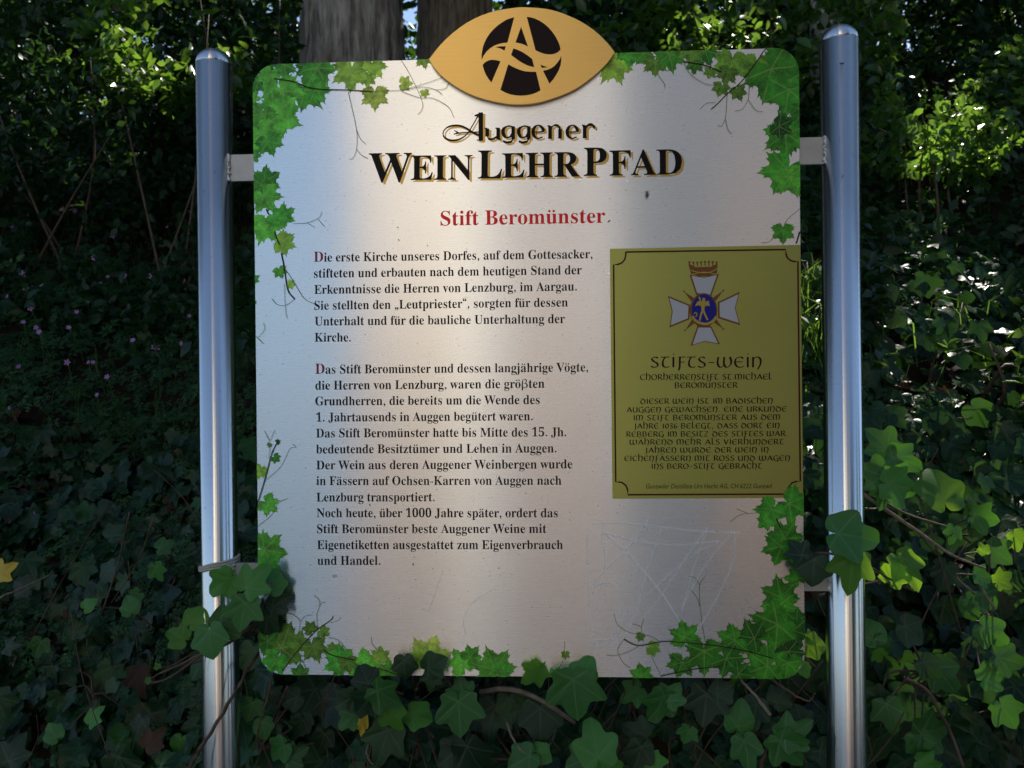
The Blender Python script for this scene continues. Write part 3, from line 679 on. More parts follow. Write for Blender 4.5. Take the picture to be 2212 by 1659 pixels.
def layout(text, key='s', track=0.0):
    """text -> verts, faces, width in em"""
    x = 0; Vs = []; Fs = []; n = 0
    def put(V, F):
        nonlocal n
        Vs.append(V); Fs.extend([tuple(i + n for i in f) for f in F]); n += len(V)
    for i, ch in enumerate(text):
        base = {'ä': 'a', 'ö': 'o', 'ü': 'u'}.get(ch, ch)
        if key == 's' and ch == ' ': x += .27
        elif key == 's' and ch == '.': put(*circ(x + .13, .065, .068)); x += .26
        elif key == 's' and ch == ',': put(*comma(x + .13, .06)); x += .26
        elif key == 's' and ch == '„': put(*comma(x + .12, .05)); put(*comma(x + .28, .05)); x += .40
        elif key == 's' and ch == '“': put(*comma(x + .12, CAP - .10, 1, -1)); put(*comma(x + .28, CAP - .10, 1, -1)); x += .38
        elif key == 's' and ch == '-': put(np.array([(x + .03, .19), (x + .28, .19), (x + .28, .26), (x + .03, .26)]), [(0, 1, 2, 3)]); x += .31
        elif ch == ' ': x += .25
        else:
            V, F, a = GL[key, base]; put(V + np.array([x, 0]), F)
            if base != ch:
                m = V[:, 0].mean() + x if base != 'u' else x + a * .48
                m = x + a * .5
                for s_ in (-.10, .10): put(*circ(m + s_, XH + .13, .058))
            x += a + track
    V = np.concatenate(Vs) if Vs else np.zeros((0, 2)); return V, Fs, x
def set_line(pr, text, L, Rr, cap, key='s', track=0, shear=0.0, fit=True, capref=None, dx=0, dz=0, split=None):
    """lay text between the picture points L and R (ends of its baseline); cap = capital height in picture px"""
    V, F, w = layout(text, key, track)
    a, b = pp(*L), pp(*Rr); ex = b - a; ln = np.linalg.norm(ex); ex /= ln; ez = np.array([-ex[1], ex[0]])
    x0, x1 = V[:, 0].min(), V[:, 0].max(); sx = ln / (x1 - x0)
    sy = (cap * PW / 1177) / (capref or CAP)
    Q = a + dx * ex + dz * ez + np.outer((V[:, 0] - x0) * sx + V[:, 1] * sy * shear, ex) + np.outer(V[:, 1] * sy, ez)
    pr.add(Q, facefix(Q, F)); return sx / sy
def Z8(x, y): return ((560 + x / 2.0236) / 1.10669, (560 + y / 2.0236) / 1.10669)
LINES = [('Die erste Kirche unseres Dorfes, auf dem Gottesacker,', 387, 134, 1733, 117), ('stifteten und erbauten nach dem heutigen Stand der', 387, 211, 1681, 194),
 ('Erkenntnisse die Herren von Lenzburg, im Aargau.', 389, 289, 1657, 273), ('Sie stellten den „Leutpriester“, sorgten für dessen', 389, 366, 1614, 350),
 ('Unterhalt und für die bauliche Unterhaltung der', 391, 442, 1600, 430), ('Kirche.', 391, 520, 565, 519),
 ('Das Stift Beromünster und dessen langjährige Vögte,', 394, 675, 1712, 664), ('die Herren von Lenzburg, waren die größten', 394, 752, 1501, 743),
 ('Grundherren, die bereits um die Wende des', 394, 828, 1478, 821), ('1. Jahrtausends in Auggen begütert waren.', 398, 906, 1444, 900),
 ('Das Stift Beromünster hatte bis Mitte des 15. Jh.', 398, 983, 1606, 977), ('bedeutende Besitztümer und Lehen in Auggen.', 398, 1060, 1559, 1055),
 ('Der Wein aus deren Auggener Weinbergen wurde', 399, 1137, 1636, 1132), ('in Fässern auf Ochsen-Karren von Auggen nach', 399, 1213, 1583, 1211),
 ('Lenzburg transportiert.', 400, 1292, 970, 1291), ('Noch heute, über 1000 Jahre später, ordert das', 401, 1368, 1565, 1368),
 ('Stift Beromünster beste Auggener Weine mit', 402, 1445, 1510, 1444), ('Eigenetiketten ausgestattet zum Eigenverbrauch', 403, 1522, 1590, 1522), ('und Handel.', 404, 1598, 708, 1598)]
for k, (t, xa, ya, xb, yb) in enumerate(LINES):
    pr = Print()
    if k in (0, 6):
        # red initial
        f = 0.0325 if k == 0 else 0.0325
        xm = xa + 46; ym = ya + (yb - ya) * (xm - xa) / (xb - xa); pi = Print(0.0002)
        set_line(pi, 'D', Z8(xa, ya), Z8(xm - 1, ym), 22); pi.build('initial_letter', I_dred, label='red initial letter D')
        set_line(pr, t[1:], Z8(xm + 3, ym), Z8(xb, yb), 19.2)
    else: set_line(pr, t, Z8(xa, ya), Z8(xb, yb), 19.2)
    pr.build('text_line', I_black)
# headings
def Z5(x, y): return ((850 + x / 2.6024) / 1.10669, (250 + y / 2.6024) / 1.10669)
pr = Print(); set_line(pr, 'Stift Beromünster', Z5(530, 754), Z5(1553, 736), 31); pr.build('red_heading', I_red)
def Z1(x, y): return ((450 + x / 2.765) / 1.10669, (y / 2.765) / 1.10669)
word = [('W', 84, 484, 352, 481, 180, 1), ('EIN', 345, 471, 728, 468, 152, 1), ('L', 762, 462, 912, 461, 174, 1), ('EHR', 912, 458, 1395, 449, 152, 1), ('P', 1420, 446, 1568, 444, 174, 1), ('FAD', 1580, 444, 2030, 435, 154, 1)]
pg = Print(.0002); pk = Print(.0004)
for t, xa, ya, xb, yb, c, _ in word:
    if t == 'P': xb = 1562
    cap = c / 2.6024 / 1.10669
    for q, dx, dz in ((pg, .0034, -.0026), (pk, 0, 0)): set_line(q, t, Z5(xa, ya), Z5(xb, yb), cap, dx=dx, dz=dz)
pg.build('gold_letter_shadow', I_gold); pk.build('large_title', I_black)

# ---- stroke lettering (broad-nib ribbons)
def ribbon(P, nib, ang, mn):
    P = np.asarray(P); T = np.gradient(P, axis=0); T /= (np.linalg.norm(T, axis=1, keepdims=True) + 1e-9); Nn = np.stack([-T[:, 1], T[:, 0]], 1)
    nv = np.array([math.cos(ang), math.sin(ang)]); w = np.maximum(np.abs(Nn @ nv) * nib, mn) / 2
    A = P + Nn * w[:, None]; B = P - Nn * w[:, None]; V = np.empty((2 * len(P), 2)); V[0::2] = A; V[1::2] = B
    return V, [(2 * i, 2 * i + 1, 2 * i + 3, 2 * i + 2) for i in range(len(P) - 1)]
# uncial alphabet: x-height 1, every letter = strokes; 'c' = curve, 'l' = straight
U = {
 'a': ([('l', [(.02, 0), (.44, 1)]), ('l', [(.40, 1), (.78, 0)]), ('l', [(.18, .33), (.62, .33)])], .84),
 'b': ([('l', [(.1, 0), (.1, 1)]), ('c', [(.02, 1), (.4, 1), (.58, .78), (.4, .54), (.12, .52)]), ('c', [(.12, .52), (.48, .5), (.66, .26), (.45, .02), (.02, 0)])], .78),
 'c': ([('c', [(.70, .86), (.45, 1), (.15, .85), (.06, .5), (.18, .12), (.45, 0), (.72, .12)])], .76),
 'd': ([('c', [(.5, .78), (.2, .72), (.06, .38), (.22, .03), (.5, 0), (.72, .25), (.72, .6), (.5, .88), (.05, 1.02)])], .86),
 'e': ([('c', [(.68, .86), (.45, 1), (.15, .85), (.06, .5), (.18, .12), (.45, 0), (.72, .12)]), ('l', [(.08, .52), (.62, .54)])], .76),
 'f': ([('l', [(.22, 1), (.2, 0), (.12, -.3)]), ('l', [(.12, 1), (.62, 1)]), ('l', [(.2, .5), (.55, .52)])], .62),
 'g': ([('c', [(.72, .86), (.45, 1), (.15, .85), (.06, .5), (.18, .12), (.45, 0), (.7, .1)]), ('l', [(.5, .48), (.74, .48), (.72, .0), (.6, -.22)])], .84),
 'h': ([('l', [(.12, 1.38), (.12, 0)]), ('c', [(.12, .72), (.42, .98), (.66, .75), (.66, .3), (.5, -.15)])], .80),
 'i': ([('l', [(.15, 1), (.15, 0)]), ('l', [(.12, 1.22), (.2, 1.32)])], .32),
 'j': ([('l', [(.2, 1), (.2, .0), (.04, -.28)]), ('l', [(.17, 1.22), (.25, 1.32)])], .38),
 'k': ([('l', [(.12, 1), (.12, 0)]), ('l', [(.62, 1), (.16, .5)]), ('l', [(.2, .54), (.72, 0)])], .76),
 'l': ([('l', [(.12, 1.3), (.12, .02)]), ('l', [(.12, .03), (.5, .05)])], .54),
 'm': ([('c', [(.1, 1), (.04, .5), (.14, 0)]), ('c', [(.12, .9), (.35, 1), (.52, .8), (.52, 0)]), ('c', [(.52, .85), (.78, 1), (.98, .75), (.98, .3), (.84, -.06)])], 1.12),
 'n': ([('l', [(.12, 1), (.12, 0)]), ('c', [(.12, .8), (.4, 1), (.66, .8), (.66, .3), (.46, -.2)])], .80),
 'o': ([('c', [(.42, 1), (.12, .86), (.05, .5), (.14, .14), (.42, 0), (.7, .14), (.78, .5), (.7, .86), (.42, 1)])], .88),
 'r': ([('l', [(.12, 1), (.12, 0)]), ('c', [(.05, 1), (.4, 1), (.6, .78), (.42, .52), (.14, .5)]), ('l', [(.34, .5), (.72, 0)])], .76),
 's': ([('c', [(.56, .9), (.32, 1), (.1, .8), (.26, .56), (.5, .38), (.52, .12), (.28, 0), (.03, .1)])], .64),
 't': ([('l', [(.02, .98), (.68, 1)]), ('c', [(.34, .98), (.18, .55), (.22, .12), (.46, 0), (.66, .08)])], .72),
 'u': ([('c', [(.1, 1), (.08, .3), (.28, 0), (.54, .1), (.66, .35)]), ('l', [(.66, 1), (.66, 0)])], .80),
 'v': ([('l', [(.06, 1), (.36, .02)]), ('l', [(.36, .02), (.68, 1)])], .76),
 'w': ([('c', [(.1, 1), (.05, .35), (.25, 0), (.52, .2)]), ('c', [(.55, 1), (.52, .35), (.7, 0), (.98, .2), (1.06, .6), (.96, 1)])], 1.18),
 'z': ([('l', [(.06, 1), (.62, 1)]), ('l', [(.62, 1), (.06, 0)]), ('l', [(.06, 0), (.66, 0)])], .74),
 '.': ([('l', [(.08, .04), (.2, .1)])], .3), ',': ([('l', [(.14, .1), (.06, -.2)])], .3), '-': ([('l', [(.06, .45), (.5, .47)])], .6),
 '0': ([('c', [(.3, .95), (.08, .7), (.08, .3), (.3, 0), (.52, .3), (.52, .7), (.3, .95)])], .62), '1': ([('l', [(.18, .95), (.18, 0)])], .36),
 '3': ([('c', [(.1, .9), (.35, .98), (.45, .75), (.22, .5), (.48, .3), (.35, -.02), (.06, .05)])], .58), '6': ([('c', [(.5, 1.05), (.18, .8), (.08, .35), (.28, 0), (.5, .2), (.42, .5), (.14, .42)])], .6)}
def uncial(pr, text, L, Rr, xh, nib=.22, yref=None):
    x = 0; st = []
    for ch in text:
        if ch == ' ': x += .48; continue
        b = {'ä': 'a', 'ü': 'u'}.get(ch, ch); g, w = U[b]
        for kind, p in g: st.append((kind, [(u + x, v) for u, v in p]))
        if b != ch:
            for u in ((.22, .5) if b == 'a' else (.22, .5)): st.append(('l', [(x + u, 1.24), (x + u + .05, 1.42)]))
        x += w + .10
    x -= .1; a, b = pp(*L), pp(*Rr); ex = b - a; ln = np.linalg.norm(ex); ex /= ln; ez = np.array([-ex[1], ex[0]]); sx = ln / x; sy = xh * PW / 1177
    for kind, p in st:
        q = catmull(p, 5) if kind == 'c' else np.array(p, float)
        if len(q) == 2: q = np.array([q[0], (q[0] + q[1]) / 2, q[1]])
        q = a + np.outer(q[:, 0] * sx, ex) + np.outer(q[:, 1] * sy, ez); V, F = ribbon(q, nib * sy, math.radians(20), nib * sy * .42); pr.add(V, facefix(V, F), 2e-6)
# ---- olive label
def Z3(x, y): return ((1400 + x / 2.552) / 1.10669, (560 + y / 2.552) / 1.10669)
c4 = [pp(*Z3(*q)) for q in ((147, 90), (1310, 66), (1328, 1607), (163, 1612))]
xr = PW / 2 - .0004
c4 = [(c4[0][0], c4[0][1]), (xr, c4[1][1]), (xr, c4[2][1]), (c4[3][0], c4[3][1])]
lab = py_mesh('wine_label', *(lambda V, F: ([(x, y, z - pz) for x, y, z in V], F))(*slab(c4[::-1], YF - .0006, YF - .00001, .0002)), M_label)
label = bpy.data.objects.new('wine_label', lab); label.location = (0, 0, pz); link(label, sign)
LB = .0008
pr = Print(LB)
def arc(c, r, a0, a1, n=6, sy=1): return [(c[0] + r * math.cos(math.radians(a0 + (a1 - a0) * k / n)), c[1] + sy * r * math.sin(math.radians(a0 + (a1 - a0) * k / n))) for k in range(n + 1)]
fr = [(244, 110), (1218, 95)] + [(1219, 120), (1228, 145), (1250, 163), (1275, 169), (1292, 168)] + [(1300, 900), (1307, 1505)] + [(1280, 1507), (1255, 1517), (1238, 1540), (1233, 1562), (1233, 1584)] + [(700, 1586), (257, 1588)] + [(256, 1560), (245, 1532), (222, 1514), (203, 1510), (183, 1510)] + [(176, 850), (170, 187)] + [(195, 186), (222, 175), (238, 155), (244, 132), (244, 110)]
q = np.array([pp(*Z3(*p)) for p in fr]); V, F = ribbon(q, .0024, .8, .0022); pr.add(V, facefix(V, F)); pr.build('label_border', I_maroon, label)
UT = [('stifts-wein', 395, 812, 1075, 812, 22), ('chorherrenstift st.michael', 332, 888, 1135, 885, 11.2), ('beromünster', 542, 937, 925, 936, 11), ('dieser wein ist im badischen', 333, 1034, 1140, 1031, 10.8), ('auggen gewachsen. eine urkunde', 250, 1086, 1225, 1080, 10.8),
      ('im stift beromünster aus dem', 290, 1135, 1185, 1130, 10.8), ('jahre 1036 belegt, dass dort ein', 297, 1185, 1182, 1181, 10.8), ('rebberg im besitz des stiftes war.', 247, 1235, 1233, 1230, 10.8), ('während mehr als vierhundert', 268, 1283, 1208, 1280, 10.8),
      ('jahren wurde der wein in', 364, 1332, 1115, 1329, 10.8), ('eichenfässern mit ross und wagen', 236, 1382, 1245, 1380, 10.8), ('ins bero-stift gebracht', 400, 1430, 1075, 1428, 10.8)]
for t, xa, ya, xb, yb, xh in UT:
    pr = Print(LB); uncial(pr, t, Z3(xa, ya), Z3(xb, yb), xh, .20 if xh > 20 else .23); pr.build('label_text_line', I_brown, label)
pr = Print(LB); set_line(pr, 'Gunzwiler Destillate Urs Hecht AG, CH 6222 Gunzwil', Z3(365, 1550), Z3(1130, 1548), 10, 'n', .0, .18, capref=.70)
pr.build('small_label_text', I_brown, label)
# order cross with crown
def poly3(pr, pts, n=1):
    P = [pp(*Z3(*p)) for p in pts]
    if n > 1: P = list(catmull(P + [P[0]], n))[:-1]
    P = np.array(P); pr.add(P, facefix(P, [tuple(range(len(P)))]))
def line3(pr, pts, w, n=1):
    P = np.array([pp(*Z3(*p)) for p in pts]); P = catmull(P, n) if n > 1 else P; V, F = ribbon(P, w, .5, w); pr.add(V, facefix(V, F))
arms = [[(632, 248), (720, 262), (812, 242), (764, 380), (672, 370)], [(938, 352), (912, 450), (940, 556), (806, 512), (804, 415)], [(818, 672), (725, 655), (638, 682), (680, 560), (765, 562)], [(500, 376), (525, 470), (510, 570), (632, 520), (636, 432)]]
pr = Print(LB); prs = Print(LB + .00022)
for dx, dy in ((718, 462),):
    for x, y in ((598, 350), (838, 345), (605, 588), (838, 578)):
        a = math.atan2(y - dy, x - dx); ox, oy = -math.sin(a) * 30, math.cos(a) * 30; poly3(pr, [(dx + ox, dy + oy), (x, y), (dx - ox, dy - oy)]); P, F = circ(*pp(*Z3(x, y)), .0013, 8); pr.add(P, facefix(P, F))
for a in arms: poly3(pr, a)
pr.build('cross_edge', I_rust, label)
for a in arms:
    c = np.mean(a, 0); poly3(prs, [tuple(c + (np.array(p) - c) * .86) for p in a])
prs.build('cross_arms', I_white, label)
pr = Print(LB + .00025); poly3(pr, [(625, 180), (640, 240), (690, 258), (750, 256), (800, 238), (803, 180), (760, 200), (670, 202)])
for k in range(8):
    x = 632 + k * 23.5; P, F = circ(*pp(*Z3(x, 172 + 3 * math.sin(k))), .0016, 7); pr.add(P, facefix(P, F)); line3(pr, [(x, 175), (x + 2, 196)], .0013)
pr.build('crown_emblem', I_rust, label)
pr = Print(LB + .0004); line3(pr, [(640, 222), (700, 236), (760, 232), (798, 212)], .0012, 4); line3(pr, [(640, 248), (720, 232), (795, 246)], .0009, 4); pr.build('crown_highlight', I_ochre, label)
pr = Print(LB + .0005); P = np.array([pp(*Z3(718 + 84 * math.cos(a), 465 + 105 * math.sin(a))) for a in np.linspace(0, 6.2832, 28)[:-1]]); pr.add(P, facefix(P, [tuple(range(len(P)))])); pr.build('medallion_rim', I_rust, label)
pr = Print(LB + .0006); P = np.array([pp(*Z3(720 + 74 * math.cos(a), 463 + 94 * math.sin(a))) for a in np.linspace(0, 6.2832, 28)[:-1]]); pr.add(P, facefix(P, [tuple(range(len(P)))])); pr.build('medallion_field', I_blue, label)
pr = Print(LB + .0007)
for pts, w in (([(718, 395), (716, 430), (712, 468)], .0042), ([(712, 465), (700, 495), (694, 528)], .0026), ([(716, 465), (728, 495), (742, 525)], .0026), ([(716, 418), (700, 412), (692, 388)], .0018), ([(718, 420), (738, 432)], .0018),
               ([(650, 500), (660, 520), (690, 540), (735, 548), (775, 530), (792, 505)], .0034), ([(668, 505), (678, 490), (668, 478), (660, 488)], .0014), ([(690, 382), (694, 402)], .0010), ([(684, 390), (700, 388)], .0010)): line3(pr, pts, w, 3)
poly3(pr, [(708, 412), (682, 408), (664, 440), (690, 434), (708, 446)]); poly3(pr, [(728, 412), (748, 406), (756, 440), (738, 436), (728, 444)]); P, F = circ(*pp(*Z3(718, 398)), .0021, 9); pr.add(P, facefix(P, F))
pr.build('medallion_figure', I_ochre, label)

# ---- "Auggener" in script-like strokes (A with a swash, then wide letters)
def strokes5(pr, dx=0, dz=0, grow=0):
    def s(pts, w, a=10, mn=.0012, n=5):
        P = np.array([pp(*Z5(*p)) for p in pts]) + np.array([dx, dz]); P = catmull(P, n); V, F = ribbon(P, w + grow, math.radians(a), mn + grow); pr.add(V, facefix(V, F), 6e-6)
    s([(780, 52), (780, 140), (780, 226)], .0062, 0); s([(778, 58), (742, 72), (772, 70)], .0016, 0, .0014)
    s([(768, 62), (730, 130), (690, 190), (640, 220), (590, 224), (552, 204), (548, 170), (580, 140), (640, 133), (690, 150), (730, 176), (786, 200)], .0026, 70, .0013)
    s([(625, 180), (690, 176), (786, 172)], .0014, 0, .0014); s([(615, 164), (640, 178), (612, 186)], .0013, 0, .0012); s([(755, 222), (780, 226), (792, 222)], .0012, 0, .0012)
    def vb(x, y0_, y1, w=.0050): s([(x, y0_), (x, (y0_ + y1) / 2), (x, y1)], w, 0, .001, 1)
    def ser(x, y, l=18): s([(x - l / 2, y), (x, y + 1), (x + l / 2, y)], .0015, 90, .0013, 1)
    # u
    vb(820, 152, 200); ser(812, 150); s([(820, 196), (830, 216), (855, 216), (882, 200)], .0028, 90, .0016); vb(888, 148, 218); ser(880, 149); ser(897, 218)
    for x in (955, 1052):   # g g
        s([(x + 22, 140), (x - 4, 136), (x - 32, 152), (x - 36, 180), (x - 20, 206), (x + 8, 202), (x + 22, 186)], .0050, 0, .0018); vb(x + 26, 138, 218, .0048); s([(x + 26, 214), (x + 14, 232), (x - 12, 238), (x - 36, 230)], .0030, 90, .0018)
    for x in (1140, 1352):  # e e
        s([(x - 32, 174), (x + 22, 170), (x + 24, 152), (x + 4, 132), (x - 20, 138), (x - 35, 165), (x - 30, 195), (x - 8, 213), (x + 24, 204)], .0046, 0, .0016)
    vb(1210, 136, 210); ser(1203, 135); ser(1210, 211, 24); s([(1214, 150), (1235, 132), (1258, 134), (1270, 150), (1272, 165)], .0030, 60, .0016); vb(1272, 155, 208); ser(1272, 209, 24)
    vb(1425, 132, 206); ser(1417, 131); ser(1425, 207, 26); s([(1430, 150), (1448, 130), (1470, 128), (1484, 140)], .0036, 90, .0022); s([(1478, 134), (1484, 146), (1480, 150)], .003, 0, .0028)
p1_ = Print(.0002); strokes5(p1_, .0030, -.0022, .0004); p1_.build('gold_script_shadow', I_gold); p2_ = Print(.0006); strokes5(p2_); p2_.build('script_title', I_black)

# ---- printed vine leaves and tendrils
def vine_outline(v=0):
    rr = random.Random(100 + v); base = [(0, 1.0), (26, .62), (50, .92), (76, .56), (104, .78), (135, .60), (160, .50), (178, .10)]
    half = []
    for i in range(len(base) - 1):
        (a0, r0), (a1, r1) = base[i], base[i + 1]; m = 4
        for k in range(m):
            t = k / m; r = r0 + (r1 - r0) * t; half.append((a0 + (a1 - a0) * t, r * (1.0 if k % 2 == 0 else 1.0 - .09 - .05 * rr.random()) * rr.uniform(.96, 1.04)))
            half.append((a0 + (a1 - a0) * (t + .5 / m), (r0 + (r1 - r0) * (t + .5 / m)) * rr.uniform(.86, .90)))
    pts = [(math.radians(a), r) for a, r in half] + [(math.radians(178), .1)] + [(-math.radians(a), r * rr.uniform(.95, 1.05)) for a, r in half[::-1]]
    return np.array([(r * math.sin(a), r * math.cos(a)) for a, r in pts])
VO = [vine_outline(k) for k in range(5)]
CLIP = [np.array(p) for p in rounded(.0335)]
def clip_poly(P):
    for i in range(len(CLIP)):
        a, b = CLIP[i], CLIP[(i + 1) % len(CLIP)]; e = b - a; out = []
        if len(P) < 3: return []
        for k in range(len(P)):
            p, q = P[k], P[(k + 1) % len(P)]; sp = e[0] * (p[1] - a[1]) - e[1] * (p[0] - a[0]); sq = e[0] * (q[1] - a[1]) - e[1] * (q[0] - a[0])
            if sp >= 0: out.append(p)
            if (sp >= 0) != (sq >= 0): out.append(p + (q - p) * sp / (sp - sq))
        P = out
    return P if len(P) >= 3 else []
TC = {'g': (.06, .42, .03), 'b': (.13, .58, .045), 'd': (.02, .19, .015), 'm': (.05, .32, .02), 'y': (.34, .62, .06), 'Y': (.52, .68, .10), 'o': (.15, .34, .03), 'D': (.008, .08, .01)}
layc = [.0002]
def printed_leaves(items, conv, s, vines, tendrils):
    for i, (x, y, r, ang, c) in enumerate(items):
        ctr = pp(*conv(x, y)); R = r / s / 1.10669 * PW / 1177 * 1.28; a = math.radians(ang)     # ang: direction of the tip, clockwise from up
        dy = np.array([math.sin(a), math.cos(a)]); dx = np.array([math.cos(a), -math.sin(a)]); org = ctr - dy * R * .22
        O = VO[rnd.randrange(5)] * np.array([rnd.uniform(.95, 1.2), 1]); W2 = org + np.outer(O[:, 0] * R, dx) + np.outer(O[:, 1] * R, dy)
        V, F, C = [], [], []
        for k in range(len(W2)):
            tri = [org, W2[k], W2[(k + 1) % len(W2)]]; P = clip_poly(tri)
            if not P: continue
            o = len(V)
            for p in P: V.append((p[0], YF - layc[0], p[1])); w = p - org; C.append((w @ dx / R, w @ dy / R, i * .37 + x * .01))
            f = list(range(o, o + len(P))); ar = sum(V[f[j]][0] * V[f[(j + 1) % len(f)]][2] - V[f[(j + 1) % len(f)]][0] * V[f[j]][2] for j in range(len(f)))
            F.append(tuple(f) if ar > 0 else tuple(f[::-1]))
        if not F: continue
        me = py_mesh('printed_leaf', V, F, I_leaf); col = np.array(TC[c]) * rnd.uniform(.62, 1.3)
        a_ = me.attributes.new('tint', 'FLOAT_COLOR', 'POINT'); a_.data.foreach_set('color', np.tile(np.append(col, 1), len(V)).astype(np.float32))
        a_ = me.attributes.new('leafco', 'FLOAT_VECTOR', 'POINT'); a_.data.foreach_set('vector', np.array(C, np.float32).ravel() + np.tile([i * 3.1, 0, 0], len(V)).astype(np.float32) * 0)
        ob('printed_leaf', me, panel); layc[0] += 1.2e-5
    for lst, w, mat, nm in ((tendrils, .0007, I_tendril, 'printed_tendrils'), (vines, .0016, I_vine, 'printed_vine')):
        pr = Print(.0018 if w < .001 else .0020)
        for t in lst:
            P = catmull([pp(*conv(*p)) for p in t], 5); P[:, 0] = np.clip(P[:, 0], -PW / 2 + .001, PW / 2 - .001); P[:, 1] = np.clip(P[:, 1], ZTOP - PH + .001, ZTOP - .001)
            V, F = ribbon(P, w, .8, w * .75); pr.add(V, facefix(V, F), 3e-6)
        if lst: pr.build(nm, mat)
printed_leaves([(500, 430, 90, 200, 'd'), (640, 455, 95, 170, 'm'), (460, 560, 80, 200, 'd'), (535, 520, 95, 200, 'b'), (435, 650, 60, 100, 'b'), (790, 470, 80, 180, 'd'), (870, 480, 120, 150, 'm'), (1080, 500, 130, 185, 'y'), (1240, 450, 90, 150, 'y'), (1190, 530, 60, 190, 'y'),
  (800, 620, 140, 140, 'm'), (860, 610, 100, 150, 'g'), (640, 640, 150, 150, 'b'), (640, 780, 130, 120, 'g'), (1235, 650, 95, 180, 'Y'), (1440, 555, 55, 90, 'Y'), (1565, 622, 36, 170, 'Y'), (1560, 400, 70, 170, 'y'), (600, 780, 170, 110, 'b'), (480, 780, 110, 200, 'b'), (500, 910, 130, 150, 'b'), (540, 960, 90, 160, 'g'), (440, 1040, 50, 150, 'g'),
  (530, 1190, 105, 60, 'g'), (480, 1250, 90, 200, 'm'), (520, 1320, 105, 150, 'b'), (640, 1420, 90, 60, 'g'), (500, 1520, 110, 200, 'b'), (590, 1460, 75, 150, 'g'), (650, 1605, 75, 120, 'b')], Z1, 2.765,
  [[(570, 525), (700, 545), (830, 590), (1060, 600), (1220, 610)], [(520, 1385), (535, 1420)], [(575, 1530), (590, 1580), (610, 1620)]],
  [[(1220, 610), (1415, 600), (1550, 580), (1640, 600), (1680, 630)], [(1060, 610), (1115, 860), (1115, 990), (1090, 1050), (1065, 1055)], [(1115, 860), (1140, 920), (1175, 955)], [(1115, 990), (1150, 1030), (1190, 1050)], [(1410, 400), (1480, 520), (1550, 680), (1540, 740), (1520, 760)], [(1415, 610), (1530, 650), (1620, 655), (1720, 710), (1758, 780)],
   [(1415, 600), (1560, 560), (1700, 510)], [(1640, 600), (1700, 590), (1730, 545)], [(700, 1480), (790, 1475), (870, 1440), (885, 1400)], [(790, 1475), (840, 1505)], [(860, 1450), (905, 1500)]])
printed_leaves([(248, 45, 62, 110, 'y'), (225, 185, 36, 160, 'b'), (278, 243, 26, 100, 'y'), (100, 215, 32, 60, 'g'), (100, 330, 14, 60, 'g'), (172, 1020, 14, 200, 'o'), (215, 1003, 14, 60, 'D'), (205, 1085, 26, 130, 'g'), (125, 1150, 44, 200, 'y'), (172, 1310, 58, 130, 'b'), (175, 1530, 100, 100, 'b'), (170, 1610, 70, 170, 'g')], Z8, 2.0236,
  [[(110, 1320), (150, 1190), (185, 1060), (215, 1000)], [(230, 90), (245, 165), (262, 270), (295, 315)]],
  [[(250, 170), (290, 230), (340, 310), (390, 338)], [(245, 240), (250, 350), (258, 408)], [(295, 315), (250, 345), (210, 340), (185, 312)], [(105, 495), (145, 530)], [(145, 430), (150, 460), (120, 500)], [(170, 1085), (175, 1010), (150, 950)], [(175, 1000), (200, 945)],
   [(155, 1190), (230, 1120), (270, 1040), (300, 1030), (285, 1015)], [(110, 1415), (180, 1360), (215, 1300), (262, 1275)]])
def Z2(x, y): return ((1150 + x / 2.212) / 1.10669, (y / 2.212) / 1.10669)
printed_leaves([(725, 290, 35, 90, 'd'), (690, 360, 100, 215, 'y'), (790, 300, 70, 190, 'g'), (860, 300, 60, 160, 'm'), (920, 350, 65, 180, 'o'), (1000, 310, 90, 170, 'g'), (1190, 290, 75, 160, 'd'), (1130, 350, 55, 190, 'm'), (1110, 290, 62, 190, 'o'), (1210, 390, 34, 200, 'o'), (1320, 350, 95, 190, 'o'), (1300, 400, 60, 200, 'o'), (1265, 475, 44, 200, 'o'), (1360, 495, 48, 160, 'o'),
  (1570, 290, 80, 100, 'g'), (1640, 330, 50, 120, 'g'), (1450, 370, 95, 190, 'o'), (1560, 400, 150, 140, 'm'), (1640, 460, 120, 170, 'm'), (1620, 510, 120, 190, 'g'), (1675, 590, 50, 180, 'd'), (1600, 700, 110, 280, 'd'), (1610, 740, 110, 180, 'm'), (1590, 680, 70, 120, 'D'), (1600, 930, 120, 210, 'g'), (1640, 960, 90, 160, 'b'), (1595, 1235, 62, 180, 'm')], Z2, 2.212,
  [[(1505, 255), (1440, 350), (1370, 440), (1300, 500), (1240, 560), (1215, 580)], [(1070, 330), (1180, 350), (1270, 385)], [(1690, 1225), (1665, 1290)]],
  [[(1300, 500), (1295, 590), (1290, 630), (1270, 670), (1250, 665)], [(1290, 630), (1305, 690), (1325, 710)], [(1420, 370), (1415, 500), (1410, 530), (1380, 580), (1340, 590)], [(1410, 530), (1450, 585), (1488, 595)], [(1070, 335), (1110, 400), (1180, 445), (1235, 455)], [(935, 400), (970, 450), (968, 472)], [(1240, 545), (1190, 550), (1155, 582)],
   [(1685, 1105), (1630, 1150), (1600, 1190)], [(1550, 1250), (1520, 1280), (1480, 1285)]])
def Z7(x, y): return ((1150 + x / 2.3284) / 1.10669, (1200 + y / 2.3284) / 1.10669)
